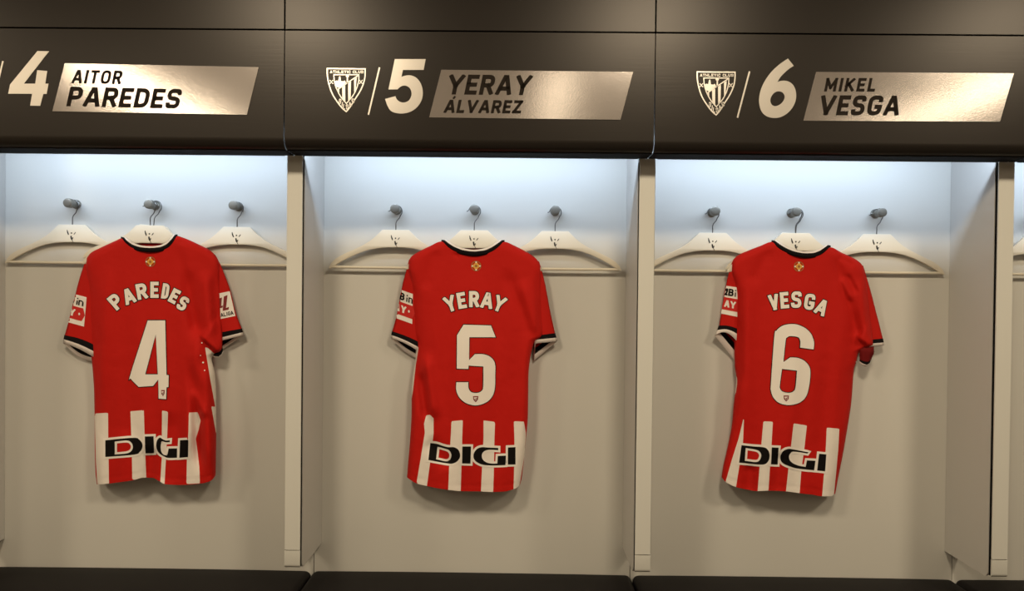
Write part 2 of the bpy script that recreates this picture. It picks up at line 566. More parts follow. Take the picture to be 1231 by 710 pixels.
# fascia panels with number, crest and name plate
def fascia(i):
    root = empty('fascia_panel', (CELLX[i], YF, ZT))
    g = 0.0016; x0, x1 = DIVX[i]+g, DIVX[i+1]-g
    if i == 3: x0 = DIVX[i]+g
    r = 0.034; th = 0.018
    pts = [(YF, ZSEAM-0.0022)]
    pts += [(YF+r-r*math.cos(a), ZT+r-r*math.sin(a)) for a in [math.pi/2*k/10 for k in range(0, 11)]]
    pts += [(-0.003, ZT), (-0.003, ZT+0.004), (YF+r, ZT+0.004), (YF+th, ZT+r), (YF+th, ZSEAM-0.0022)]
    bm = bmesh.new(); prism(bm, pts, 'x', x0, x1)
    build('panel', bm, M_FASCIA, root, auto=35)
    bm = bmesh.new(); box(bm, x0+0.001, x1-0.001, YF+r*0.75, -0.0035, ZT-0.0022, ZT+0.002, 0.0004, 1)  # matte black strip standing in for the shade under the lip
    build('lip_shade_strip', bm, M_GASKET, root)
    bm = bmesh.new(); box(bm, x0+0.03, x1-0.03, -0.0026, -0.0002, ZT-0.0036, ZT+0.006, 0.0005, 1)
    build('lip_trim', bm, M_LIP, root)
    return root
FLAB = ['dark fascia panel with silver number 4 and slanted name plate',
        'dark fascia panel with crest, silver number 5 and slanted name plate',
        'dark fascia panel with crest, silver number 6 and slanted name plate',
        'plain dark fascia panel continuing beyond the right edge of the photo']
FAS = []
for i in range(4):
    f = fascia(i); FAS.append(f)
    tag(f, FLAB[i], 'fascia panel', 'fascia panels over the lockers')

def crest(dx, dy, parent, s=1.0):
    """shield crest; drawn once in the middle panel's coordinates"""
    A = Art()
    def q(x, y): return (385+x/9.47+dx, 75+y/9.47+dy)
    def poly(l): return [q(*p[:2]) for p in l]
    outer = [(80, 70, 'c'), (511, 74, 'c'), (509, 160), (492, 240), (452, 330), (392, 425), (335, 515), (296, 560, 'c'), (250, 520), (188, 440), (132, 345), (96, 235), (82, 150)]
    A.border([q(*p) for p in curve(outer)], 1.5, 1, 0)
    inner = [(155, 140, 'c'), (440, 140, 'c'), (437, 210), (412, 300), (368, 385), (298, 467, 'c'), (240, 400), (190, 310), (162, 220)]
    A.border([q(*p) for p in curve(inner)], 1.2, 1, 0)
    A.stroke([q(190, 315), q(225, 290), q(440, 143)], 1.2)
    for b in ([(250, 282), (284, 260), (286, 452), (252, 412)], [(318, 238), (350, 216), (346, 412), (318, 448)], [(386, 192), (416, 172), (402, 315), (386, 348)], [(196, 315), (216, 300), (216, 355), (205, 338)]):
        A.area(poly(b))
    A.area(poly([(166, 215), (185, 205), (206, 210), (214, 165), (222, 155), (231, 165), (236, 212), (262, 216), (282, 206), (298, 240), (240, 272), (218, 292), (188, 282), (172, 250)]))
    A.area(poly([(302, 165), (316, 165), (318, 240), (300, 240)]))
    A.area([q(309+19*math.cos(a*.5236), 156+15*math.sin(a*.5236)) for a in range(12)])
    for cx_ in (127, 463):
        A.stroke([q(cx_-19, 200), q(cx_+19, 244)], 0.9); A.stroke([q(cx_+19, 200), q(cx_-19, 244)], 0.9)
    x = 112.0
    s_ = 'ATHLETIC CLUB'
    for ch in s_:
        if ch == ' ': x += 20; continue
        W = 9 if ch == 'I' else 27
        A.letter(ch, W, 31, 6.6, lambda lx, ly, x=x: q(x+lx, 124-ly))
        x += W+5.0
    for ch, bx, by, an in (('B', 226, 443, 47), ('I', 250, 478, 47), ('L', 274, 503, 44), ('B', 308, 505, -42), ('A', 340, 477, -46), ('O', 374, 437, -54)):
        W, H = (9, 56) if ch == 'I' else (29, 56)
        ca, sa = math.cos(math.radians(an)), math.sin(math.radians(an))
        # letters stand up towards the shield's middle line
        tilt = math.radians(an*0.35); ct, st = math.cos(tilt), math.sin(tilt)
        A.letter(ch, W, H, 8.5, lambda lx, ly, bx=bx, by=by, ct=ct, st=st, W=W, H=H: q(bx+(lx-W/2)*ct+(ly-H/2)*st*0.6, by-(ly-H/2)*ct+(lx-W/2)*st))
    A.flat('crest', YF, M_SILVER2, parent, 0.0008, 0.0001)

def slash(x0, y0, x1, y1, parent):
    A = Art(); A.stroke([(x0, y0), (x1, y1)], 1.9)
    A.flat('slash', YF, M_SILVER2, parent, 0.0008, 0.0001)

crest(0, 0, FAS[1]); crest(444.6, 4.0, FAS[2]); crest(-453, -8, FAS[0])
slash(456.3, 81, 442.9, 138, FAS[1]); slash(901, 85.8, 886.4, 141.5, FAS[2]); slash(3.6, 73.5, -9.8, 131, FAS[0])

A = Art()
A.area([(x/7.475, 50+y/7.475) for x, y in [(338, 85), (442, 87), (215, 378), (318, 378), (335, 257), (425, 264), (408, 378), (437, 378), (420, 470), (390, 470), (362, 577), (272, 575), (290, 469), (75, 468), (92, 385)]])
A.flat('number', YF, M_SILVER2, FAS[0], 0.0008, 0.0001)
A = Art()
A.area([(450+x/6.155, 60+y/6.155) for x, y in curve([(152, 68, 'c'), (380, 68, 'c'), (365, 148, 'c'), (212, 148, 'c'), (200, 200, 'c'), (228, 191), (265, 188), (305, 202), (338, 238), (356, 285), (358, 335), (344, 385), (312, 428), (268, 457), (215, 470), (165, 467), (122, 450), (97, 412), (80, 363, 'c'), (156, 342, 'c'), (168, 367), (195, 386), (228, 388), (256, 373), (272, 345), (275, 315), (264, 285), (240, 267), (212, 265), (190, 275), (172, 292, 'c'), (105, 292, 'c')])])
A.flat('number', YF, M_SILVER2, FAS[1], 0.0008, 0.0001)
A = Art()
six = curve([(290, 64, 'c'), (333, 118, 'c'), (298, 141), (260, 174), (232, 205), (212, 238, 'c'), (240, 229), (278, 229), (315, 246), (340, 280), (351, 328), (345, 382), (320, 432), (280, 473), (232, 498), (180, 503), (132, 490), (95, 455), (78, 400), (78, 348), (92, 288), (122, 225), (170, 160), (230, 105)])
hole = curve([(213, 307), (244, 311), (262, 330), (265, 355), (251, 385), (225, 407), (196, 416), (172, 406), (160, 380), (165, 350), (185, 321)])
A.area([(900+x/6.155, 60+y/6.155) for x, y in six], [[(900+x/6.155, 60+y/6.155) for x, y in hole]])
A.flat('number', YF, M_SILVER2, FAS[2], 0.0008, 0.0001)

PLATES = [[(78.3, 76.2), (311.2, 80.8), (297, 138), (63.4, 133.8)], [(530.6, 84), (761, 86.6), (745.8, 144), (516, 141.2)], [(981, 86.6), (1218.4, 88.2), (1201.6, 146.3), (965.6, 145.2)]]
for i, pl in enumerate(PLATES):
    A = Art(); A.area(pl)
    plate = A.flat('name_plate', YF, M_SILVER, FAS[i], 0.0020, 0.0001)
    A = Art()
    if i == 0:
        text_line(A, 'AITOR', 85.6, 100.2, 62.4, 16.4, 3.3, 0.20, math.radians(.95), 2.9)
        text_line(A, 'PAREDES', 79.6, 127.6, 139.5, 23.6, 5.0, 0.20, math.radians(1.25), 3.2)
    elif i == 1:
        text_line(A, 'YERAY', 536.0, 113.4, 104.4, 24.0, 5.0, 0.20, math.radians(.55), 3.2)
        text_line(A, 'ALVAREZ', 533.2, 135.6, 95.8, 15.8, 3.5, 0.20, math.radians(.45), 2.4)
        A.stroke([(545.0, 118.4), (547.0, 116.0)], 2.2, ext=0.4)
    else:
        text_line(A, 'MIKEL', 990.6, 109.8, 64.0, 16.2, 3.4, 0.20, math.radians(.2), 3.4)
        text_line(A, 'VESGA', 983.0, 138.4, 101.5, 24.0, 5.0, 0.20, math.radians(.3), 3.2)
    A.flat('lettering', YF-0.0021, M_LETTER, plate, 0.0003, 0.0002)

# panels above the fascia
for i in range(4):
    bm = bmesh.new()
    box(bm, DIVX[i]+0.0016, DIVX[i+1]-0.0016, YF, YF+0.018, ZSEAM+0.0022, RZ-0.001, 0.0012, 2)
    o = build('upper_panel', bm, M_FASCIA)
    tag(o, ['plain dark panel above the number 4 sign, at the upper left corner', 'plain dark panel above the number 5 sign, at the top middle',
            'plain dark panel above the number 6 sign, at the top right', 'plain dark panel beyond the upper right corner of the photo'][i], 'upper panel', 'dark panels above the fascia')
bm = bmesh.new(); box(bm, DIVX[0], DIVX[4], YF+0.022, YF+0.04, 2.2, 2.62)
tag(build('mounting_rail', bm, M_GASKET), 'black rail showing in the joints of the dark panels above the lockers', 'rail')
bm = bmesh.new(); box(bm, DIVX[0]-0.02, DIVX[4]+0.02, YF+0.045, 0.36, 2.601, 2.62)  # unseen cover added to stop room light leaking into the lockers
tag(build('light_block_board', bm, M_PANEL), 'unseen board added to keep room light out of the lockers, behind the dark panels', 'board')

# light strips behind the fascia lip
led0 = None
for i in range(4):
    if led0 is None:
        led0 = empty('light_strip', (CELLX[0], -0.06, 1.99))
        bm = bmesh.new(); prism(bm, [(-0.072, 1.985), (-0.062, 1.978), (-0.056, 2.005), (-0.064, 2.012), (-0.072, 2.012)], 'x', CELLX[0]-0.535, CELLX[0]+0.535)
        build('channel', bm, M_LIP, led0)
        bm = bmesh.new(); prism(bm, [(-0.0618, 1.9782), (-0.0603, 1.9778), (-0.0546, 2.0046), (-0.056, 2.005)], 'x', CELLX[0]-0.53, CELLX[0]+0.53)
        build('diffuser', bm, M_LED, led0)
        for sx in (-0.4, 0.4):
            bm = bmesh.new()
            prism(bm, [(YF+0.0185, 1.996), (-0.0722, 1.996), (-0.0722, 2.008), (YF+0.0185, 2.008)], 'x', CELLX[0]+sx-0.01, CELLX[0]+sx+0.01)
            build('bracket', bm, M_LIP, led0)
        o = led0
    else:
        o = copy_tree(led0, (CELLX[i], -0.06, 1.99))
    tag(o, 'cool white light strip atop the ' + CELLNAME[i], 'light strip', 'light strips in the lockers')

# bench
ZS = 0.487
def make_cushion():
    root = empty('seat_cushion', (CELLX[0], 0, 0.40))
    x0, x1 = DIVX[0]+0.004, DIVX[1]-0.004
    bm = bmesh.new(); box(bm, x0, x1, -0.33, YW-0.004, 0.401, ZS-0.006, 0.0)
    # soft pad: bevelled block with a slight crown
    es = bm.edges[:]
    bmesh.ops.bevel(bm, geom=es, offset=0.022, segments=5, profile=0.5, affect='EDGES')
    for k in range(1, 12):
        bmesh.ops.bisect_plane(bm, geom=bm.verts[:]+bm.edges[:]+bm.faces[:], plane_co=(x0+(x1-x0)*k/12, 0, 0), plane_no=(1, 0, 0))
    for k in range(1, 6):
        bmesh.ops.bisect_plane(bm, geom=bm.verts[:]+bm.edges[:]+bm.faces[:], plane_co=(0, -0.33+0.59*k/6, 0), plane_no=(0, 1, 0))
    for v in bm.verts:
        if v.co.z > 0.44:
            u = (v.co.x-x0)/(x1-x0); t = (v.co.y+0.33)/0.59
            v.co.z += 0.010*max(0, math.sin(math.pi*min(max(u, 0), 1)))**0.5*max(0, math.sin(math.pi*min(max(t, 0), 1)))**0.5
    build('pad', bm, M_LEATHER, root, smooth=True)
    bm = bmesh.new()
    y0, y1 = -0.332, YW-0.002
    loop = [(x0+0.02, y0), (x1-0.02, y0), (x1-0.002, y0+0.02), (x1-0.002, y1-0.02), (x1-0.02, y1), (x0+0.02, y1), (x0+0.002, y1-0.02), (x0+0.002, y0+0.02), (x0+0.02, y0)]
    tube(bm, [(a, b if abs(b) < 9 else 0, 0.432) for a, b in loop], 0.003, 8)
    build('piping', bm, M_LEATHER, root, smooth=True)
    return root
cu = make_cushion()
for i in range(4):
    o = cu if i == 0 else copy_tree(cu, (CELLX[i], 0, 0.40))
    tag(o, ['dark leather seat cushion at the lower left, below the number 4 shirt', 'dark leather seat cushion below the number 5 shirt', 'dark leather seat cushion below the number 6 shirt',
            'dark leather seat cushion cut off at the lower right corner'][i], 'seat cushion', 'bench seat cushions')
bm = bmesh.new(); box(bm, DIVX[0], DIVX[4], -0.30, 0.359, 0.34, 0.3595, 0.002, 1); box(bm, DIVX[0], DIVX[4], -0.24, -0.22, 0.0, 0.341)
bm2 = bm; box(bm2, DIVX[0], DIVX[4], -0.33, YW-0.002, 0.3595, 0.4005, 0.002, 1)
tag(build('bench_base', bm2, M_PANEL), 'long bench base carrying the dark leather seat cushions', 'bench')

# ------------------------------------------------------------------ pegs and hangers
TIP = YW-0.056
PEGPX = [(81, 243.5), (178, 245), (280, 246.3), (474.5, 250.5), (570, 251), (668, 252), (860.5, 253.3), (958, 254.2), (1061, 255)]
PEGS = [(at(px, py, TIP).x, at(px, py, TIP).z) for px, py in PEGPX]
PEGS.append((PEGS[6][0]+1.148, PEGS[6][1]))
bm = bmesh.new()
P0 = PEGS[0]
lathe_y(bm, P0, [(YW-0.0005, 0.0165), (YW-0.004, 0.0165), (YW-0.006, 0.0155), (YW-0.008, 0.0125), (YW-0.020, 0.0118), (YW-0.029, 0.0125), (YW-0.032, 0.0155), (YW-0.034, 0.0162), (TIP+0.0015, 0.0166), (TIP+0.0004, 0.0160), (TIP, 0.0148)])
peg = empty('coat_peg', (P0[0], YW, P0[1]))
build('shaft', bm, M_PEG, peg, auto=40)
bm = bmesh.new(); lathe_y(bm, P0, [(TIP-0.0002, 0.0135), (TIP-0.0012, 0.0132), (TIP-0.0014, 0.012)])
build('end_cap', bm, M_PEG, peg, auto=40)
side = ['left', 'middle', 'right']
def where(i): return side[i % 3] + ' of three, in the ' + CELLNAME[i//3]
for i, (x, z) in enumerate(PEGS):
    o = peg if i == 0 else copy_tree(peg, (x, YW, z))
    tag(o, 'metal coat peg, ' + (where(i) if i < 9 else 'in the ' + CELLNAME[3]), 'peg', 'coat pegs')

YH = 0.236
U = 1/338.0   # one photo pixel at the hangers, in metres
HALF = [(15.6, 0), (19, 3.2), (24.5, 8.6), (31, 13.8), (39, 18.6), (48, 23), (58, 27.6), (66, 31.6), (72, 35.6), (76.5, 40.2), (79.2, 45.2), (79.0, 46.4), (77, 46.2), (72, 43.0), (64, 38.0), (54, 32.8), (43, 27.8), (32, 24), (21, 21.8), (10, 20.8)]
def make_hanger():
    """hanger built round its own origin: hook centre line x=0, z=0 at the peg's axis"""
    root = empty('coat_hanger', (0, YH, 0))
    zt = -0.0725
    out = [(x*U, zt-y*U) for x, y in HALF] + [(-x*U, zt-y*U) for x, y in reversed(HALF)]
    bm = bmesh.new(); prism(bm, out, 'y', YH-0.0055, YH+0.0055)
    bmesh.ops.recalc_face_normals(bm, faces=bm.faces)
    rim = [e for e in bm.edges if abs(e.verts[0].co.y-e.verts[1].co.y) < 1e-6]
    bmesh.ops.bevel(bm, geom=rim, offset=0.0016, segments=2, profile=0.5, affect='EDGES')
    build('body', bm, M_HANGER, root, auto=40)
    bm = bmesh.new()
    tube(bm, [(-76.2*U, YH, zt-44.6*U), (-30*U, YH, zt-44.9*U), (30*U, YH, zt-44.9*U), (76.2*U, YH, zt-44.6*U)], 0.0050, 12)
    build('bar', bm, M_HANGER, root, auto=50)
    # wire hook round the peg's neck
    R = 0.0205; rw = 0.0017; zc = 0.0122+rw-R+0.0002
    pts = [(0.0, zt-0.004), (0.0, zt+0.024), (0.003, zt+0.032), (0.012, zt+0.042)]
    a0 = -0.75
    pts += [(R*math.cos(a)+0.001, zc+R*math.sin(a)) for a in [a0+(2.9-a0)*k/18 for k in range(19)]]
    pts += [(-0.0235, zc-0.0005), (-0.027, zc+0.0002)]
    bm = bmesh.new(); tube(bm, [(x, YH, z) for x, z in pts], rw, 10)
    build('hook', bm, M_WIRE, root, smooth=True)
    # small black mark
    A = []
    mk = [[(-4.6, 8.2), (-4.0, 8.0), (-2.4, 12.4), (-3.2, 13.2), (-4.3, 10.8)], [(-.7, 10.6), (.5, 10.4), (.6, 11.7), (-.5, 11.9)], [(2.0, 12.2), (3.8, 10.0), (4.1, 10.8), (2.6, 12.6)],
          [(-1.2, 14.0), (0.0, 13.6), (0.6, 16.0), (0.6, 18.4), (-.7, 17.0)], [(0.7, 15.6), (1.8, 15.2), (1.2, 17.0), (0.9, 18.0), (2.2, 20.4), (0.9, 19.2)]]
    bm = bmesh.new()
    for q in mk:
        prism(bm, [(x*1.22*U, zt-(13+(y-13.6)*1.22)*U) for x, y in q], 'y', YH-0.0061, YH-0.0054)
    build('logo', bm, M_LOGO, root)
    return root
hp = make_hanger()
first = True
def hanger(x, z, y, label):
    global first
    if first:
        o = hp; first = False
    else:
        o = copy_tree(hp, hp.location)
    o.location = (x, y, z)
    tag(o, label, 'hanger', 'cream hangers in the lockers')
    return o
for i, (x, z) in enumerate(PEGS):
    if i == 9:
        hanger(x, z, YH, 'cream hanger cut off by the right edge of the photo, behind the last divider')
    elif i % 3 == 1:
        hanger(x+(0.002 if i == 7 else 0), z, YH-0.0125, 'cream hanger inside the number %d shirt' % (4+i//3))
        if i != 4:
            h2 = hanger(x+(0.013 if i == 1 else 0.011), z, YH-0.0003,
                   'second cream hanger on the middle peg, hidden behind the number %d shirt' % (4+i//3))
            h2.rotation_euler.y = 0.090 if i == 1 else 0.045      # hangs a little crooked
    else:
        k = 1.012 if i//3 == 1 else 1.026
        h1 = hanger(x-(0.006 if i == 0 else 0), z, YH+(0.0 if i//3 == 1 else 0.0118), 'empty cream hanger on the ' + side[i % 3] + ' peg of the ' + CELLNAME[i//3])
        h1.scale = (k, 1, k)

# ------------------------------------------------------------------ shirts
def sd_poly(poly, x, y):
    inside = False; best = 1e9; n = len(poly)
    for i in range(n):
        x1, y1 = poly[i]; x2, y2 = poly[(i+1) % n]
        dx, dy = x2-x1, y2-y1
        t = ((x-x1)*dx+(y-y1)*dy)/((dx*dx+dy*dy) or 1e-9)
        t = 0 if t < 0 else (1 if t > 1 else t)
        d = (x-x1-t*dx)**2+(y-y1-t*dy)**2
        if d < best: best = d
        if (y1 > y) != (y2 > y) and x < (x2-x1)*(y-y1)/(y2-y1)+x1: inside = not inside
    d = math.sqrt(best)
    return d if inside else -d

def sstep(t):
    t = min(max(t, 0.0), 1.0); return t*t*(3-2*t)

YE = 0.2235
def shirt_depth(S, x, y, s, t, dtop):
    """how far the shirt's near sheet stands out towards the room, in metres"""
    xl, xr = interp(S['left'], y), interp(S['right'], y)
    d = min(x-xl, xr-x)
    if dtop is not None: d = min(d, dtop)
    d = max(d, 0.0)
    e = lambda R: math.sqrt(max(0.0, 1-(1-min(d/R, 1.0))**2))
    out = 0.026*e(9.0)
    xa = sum(interp(S['left'], y+k*9) for k in (-5, -3, -1, 1, 3, 5))/6; xb = sum(interp(S['right'], y+k*9) for k in (-5, -3, -1, 1, 3, 5))/6
    u = min(max((x-xa)/(xb-xa), 0), 1)
    out += S.get('bulge', 0.020)*(math.sin(math.pi*u)**0.8)*(0.45+0.55*sstep(t*2.2))
    for (x0, y0, x1, y1, wd, amp) in S['folds']:
        dx, dy = x1-x0, y1-y0; L = math.hypot(dx, dy)
        tt = ((x-x0)*dx+(y-y0)*dy)/(L*L)
        dist = ((x-x0)*dy-(y-y0)*dx)/L
        win = sstep((tt+0.12)/0.3)*sstep((1.12-tt)/0.3)
        if win > 0 and abs(dist) < 4*wd:
            out += 2.2*amp*math.exp(-(dist/wd)**2)*win
    for (x0, y0, x1, y1, wd, amp) in S.get('steps', ()):
        dx, dy = x1-x0, y1-y0; L = math.hypot(dx, dy)
        tt = ((x-x0)*dx+(y-y0)*dy)/(L*L)
        dist = ((x-x0)*dy-(y-y0)*dx)/L       # positive above/right of the line
        win = sstep((tt+0.02)/0.25)*sstep((1.4-tt)/0.2)
        out += amp*sstep(dist/wd)*win*(1-sstep((dist-wd)/40.0))
    lo = sstep((t-0.45)/0.55)
    n, ph, am = S['ripple']
    out += am*lo*math.sin(2*math.pi*(u*n+ph))*e(12.0)
    out += 0.0016*math.sin(2*math.pi*(u*5.3+ph*2+0.15*math.sin(5*t)))*e(14)*sstep((t-0.1)/0.3)
    return out

def build_body(S, root):
    NS, NT = 84, 128
    top, hem = S['top'], S['hem']
    nk0, nk1 = S['neck']
    x0, x1 = top[0][0], top[-1][0]
    V, AT, Fc = [], [], []
    fr = [[0]*(NS+1) for _ in range(NT+1)]; bk = [[0]*(NS+1) for _ in range(NT+1)]
    shoulder = [p for p in top if p[0] <= nk0+0.5], [p for p in top if p[0] >= nk1-0.5]
    def dist_top(x, y):
        best = 1e9
        for ch in shoulder:
            for a, b in zip(ch, ch[1:]):
                dx, dy = b[0]-a[0], b[1]-a[1]
                t = max(0, min(1, ((x-a[0])*dx+(y-a[1])*dy)/((dx*dx+dy*dy) or 1e-9)))
                d = math.hypot(x-a[0]-t*dx, y-a[1]-t*dy)
                best = min(best, d)
        return best
    for j in range(NT+1):
        t = j/NT
        for i in range(NS+1):
            s = i/NS
            xt = x0+(x1-x0)*s
            yt = interp(top, xt)
            xh = hem[0][0]+(hem[-1][0]-hem[0][0])*s
            yh = interp(hem, xh)
            tt = t**1.0
            y = yt+(yh-yt)*tt
            # straight down from the shoulder, squeezed between the side edges
            ye = y
            xl, xr = interp(S['left'], ye), interp(S['right'], ye)
            x = xl+(xr-xl)*s
            if t == 0: x = xt
            d = shirt_depth(S, x, y, s, t, dist_top(x, y) if y < top[0][1]+30 else None)
            hemd = yh-y
            d -= 0.0011*math.exp(-((hemd-S.get('hemline', 6.5))/0.9)**2)
            Y = YE-d
            fr[j][i] = len(V); V.append(tuple(at(x, y, Y)))
            AT.append(max(sd_poly(p, x, y) for p in S['stripes']) if y > 405 else -1.0)
    for j in range(NT+1):
        t = j/NT
        for i in range(NS+1):
            s = i/NS
            p = V[fr[j][i]]
            inneck = nk0 < (x0+(x1-x0)*s) < nk1
            if i in (0, NS) or (j == 0 and not inneck):
                bk[j][i] = fr[j][i]; continue
            xt = x0+(x1-x0)*s
            yt = interp(top, xt); yb = yt
            if inneck:
                yl = S['neck_y']; k = (xt-nk0)/(nk1-nk0)
                yb = min(yt, yl[0]*(1-k)+yl[1]*k+7.5*math.sin(math.pi*k))
            xh = hem[0][0]+(hem[-1][0]-hem[0][0])*s
            yh = interp(hem, xh)-1.5
            y = yb+(yh-yb)*t
            xl, xr = interp(S['left'], y), interp(S['right'], y)
            x = xl+(xr-xl)*s
            if t == 0: x = xt
            d = max(0, min(x-xl, xr-x, dist_top(x, y)))
            e = math.sqrt(max(0.0, 1-(1-min(d/8.0, 1.0))**2))
            Y = YE+(0.0062+0.020*sstep((y-top[0][1]-6)/70.0))*e
            bk[j][i] = len(V); V.append(tuple(at(x, y, Y))); AT.append(-1.0)
    for j in range(NT):
        for i in range(NS):
            Fc.append((fr[j][i], fr[j][i+1], fr[j+1][i+1], fr[j+1][i]))
            q = [bk[j][i], bk[j+1][i], bk[j+1][i+1], bk[j][i+1]]
            q2 = []
            for v in q:
                if v not in q2: q2.append(v)
            if len(q2) >= 3: Fc.append(tuple(q2))
    me = bpy.data.meshes.new('shirt_body')
    me.from_pydata(V, [], Fc)
    a = me.attributes.new('stripe', 'FLOAT', 'POINT')
    a.data.foreach_set('value', AT)
    for p in me.polygons: p.use_smooth = True
    bvh = BVHTree.FromPolygons([Vector(v) for v in V], Fc)
    o = link('shirt_body', me, M_SHIRT, root)
    return o, bvh

NR = 11
def sleeve_loop(r, Yo=0.231, depth=0.016, back=0.019):
    (ox, oy), (fx, fy), (bx, by) = r[0], r[1], r[2]
    fs = r[3] if len(r) > 3 else 0.0; bs = r[4] if len(r) > 4 else 0.0
    k = r[5] if len(r) > 5 else 1.0
    pts = []
    for i in range(NR):
        s = i/(NR-1)
        pts.append((ox+(fx-ox)*s, oy+(fy-oy)*s+fs*math.sin(math.pi*s), Yo-depth*k*math.sin(math.pi*min(1, s*0.62+0.0))))
    for i in range(NR):
        s = 1-i/(NR-1)
        if i == NR-1: break
        pts.append((ox+(bx-ox)*s, oy+(by-oy)*s+bs*math.sin(math.pi*s), Yo+back*k*math.sin(math.pi*min(1, s*0.62))))
    return pts

def loft_rows(rows, sub=4):
    """resample the rows smoothly along the sleeve"""
    out = []
    n = len(rows)
    for i in range(n-1):
        p0, p1, p2, p3 = rows[max(i-1, 0)], rows[i], rows[i+1], rows[min(i+2, n-1)]
        for k in range(sub):
            t = k/sub; t2, t3 = t*t, t*t*t
            row = []
            for a, b, c, d in zip(p0, p1, p2, p3):
                row.append(tuple((2*t3-3*t2+1)*b[m]+(t3-2*t2+t)*(c[m]-a[m])*.5+(-2*t3+3*t2)*c[m]+(t3-t2)*(d[m]-b[m])*.5 for m in range(3)))
            out.append(row)
    out.append(rows[-1])
    return out

def skin(rows, rowmat=None):
    V = []; Fc = []; MI = []
    n = len(rows[0])
    for r in rows:
        V += [tuple(at(*p)) for p in r]
    for j in range(len(rows)-1):
        for i in range(n):
            Fc.append((j*n+i, j*n+(i+1) % n, (j+1)*n+(i+1) % n, (j+1)*n+i))
            MI.append(rowmat[j] if rowmat else 0)
    return V, Fc, MI

def build_sleeve(rows, cuff, root, wrinkle=0.0):
    R = loft_rows([sleeve_loop(r, (0.2225, 0.2225, 0.2265, 0.231, 0.231, 0.231)[i], 0.016 if i > 2 else 0.006+0.004*i, 0.019 if i > 2 else 0.005+0.003*i) for i, r in enumerate(rows)], 5)
    V, Fc, MI = skin(R)
    me = bpy.data.meshes.new('sleeve'); me.from_pydata(V, [], Fc)
    for p in me.polygons: p.use_smooth = True
    bvh = BVHTree.FromPolygons([Vector(v) for v in V], Fc)
    o = link('sleeve', me, M_RED, root)
    Rc = [sleeve_loop(r, depth=0.0172) for r in cuff]
    V2, F2, M2 = skin(Rc, [0, 1])
    me = bpy.data.meshes.new('cuff'); me.from_pydata(V2, [], F2)
    for p, mi in zip(me.polygons, M2): p.material_index = mi; p.use_smooth = True
    c = link('cuff', me, [M_BLACK, M_WHITE], o)
    sm = c.modifiers.new('thickness', 'SOLIDIFY'); sm.thickness = 0.0012; sm.offset = 0
    return o, bvh

def strip(name, curves, mats, mis, root, thick=0.0016):
    """ribbon of cloth through a list of curves, each a list of (x, y, Y)"""
    V, Fc, MI = [], [], []
    n = len(curves[0])
    for c in curves: V += [tuple(at(*p)) for p in c]
    for j in range(len(curves)-1):
        for i in range(n-1):
            Fc.append((j*n+i, j*n+i+1, (j+1)*n+i+1, (j+1)*n+i)); MI.append(mis[j])
    me = bpy.data.meshes.new(name); me.from_pydata(V, [], Fc)
    for p, mi in zip(me.polygons, MI): p.material_index = mi; p.use_smooth = True
    o = link(name, me, mats, root)
    if thick:
        sm = o.modifiers.new('thickness', 'SOLIDIFY'); sm.thickness = thick; sm.offset = 0
    return o

def build_collar(S, bvh, root):
    lo, k, wh = S['collar']
    N = 40
    x0, x1 = lo[0][0], lo[-1][0]
    def samp(tab, u):
        return (tab[0][0]+(tab[-1][0]-tab[0][0])*u, interp(tab, tab[0][0]+(tab[-1][0]-tab[0][0])*u))
    cs = [[], [], [], []]
    for i in range(N+1):
        u = i/N
        z = math.sin(math.pi*u)**0.6
        Yc = YE-0.006-0.021*z-0.014*math.sin(math.pi*u)
        for c, (tab, dy, dY) in enumerate(((lo, 1.0, -0.0004), (lo, -1.5, -0.0022), (k, 0, 0.0), (wh, 0, 0.0045))):
            p = samp(tab, u); cs[c].append((p[0], p[1]+dy, Yc+dY))
    strip('collar', cs, [M_BLACK, M_WHITE], [0, 0, 1], root, 0.002)
    # far side of the neck, behind the hanger
    cs = [[], []]
    for i in range(N+1):
        u = i/N; x = x0+1.5+(x1-x0-3)*u
        yb = lo[0][1]*(1-u)+lo[-1][1]*u
        z = math.sin(math.pi*u)
        cs[0].append((x, yb+2.0+12.5*z, YE+0.002+0.0215*z**0.5)); cs[1].append((x, yb-0.5+7.0*z, YE+0.002+0.0215*z**0.5))
    strip('collar_lining', cs, [M_WHITE], [0], root, 0.001)

def conv(l, x0, y0, s):
    return [((x0+p[0]/s, y0+p[1]/s, 'c') if len(p) > 2 else (x0+p[0]/s, y0+p[1]/s)) for p in l]

def name_art(letters):
    A = Art()
    for ch, cx_, cy_, W, H, an, sw in letters:
        a = math.radians(an); ca, sa = math.cos(a), math.sin(a)     # an > 0 leans left (counter-clockwise)
        def place(lx, ly, cx_=cx_, cy_=cy_, W=W, H=H, ca=ca, sa=sa):
            X = lx-W/2; Yy = ly-H/2
            return (cx_+X*ca-Yy*sa, cy_-(X*sa+Yy*ca))
        A.letter(ch, W, H, sw, place, 0, 1, grow=0.95)
        A.letter(ch, W, H, sw, place, 1, 0)
    return A

def solid_art(outer, hole=None):
    A = Art()
    o = curve(outer, 6)
    h = [curve(hole, 6)] if hole else []
    for c in [o]+h: A.border(c, 1.9, 0, 1)
    A.area(o, h, 1, 0)
    return A

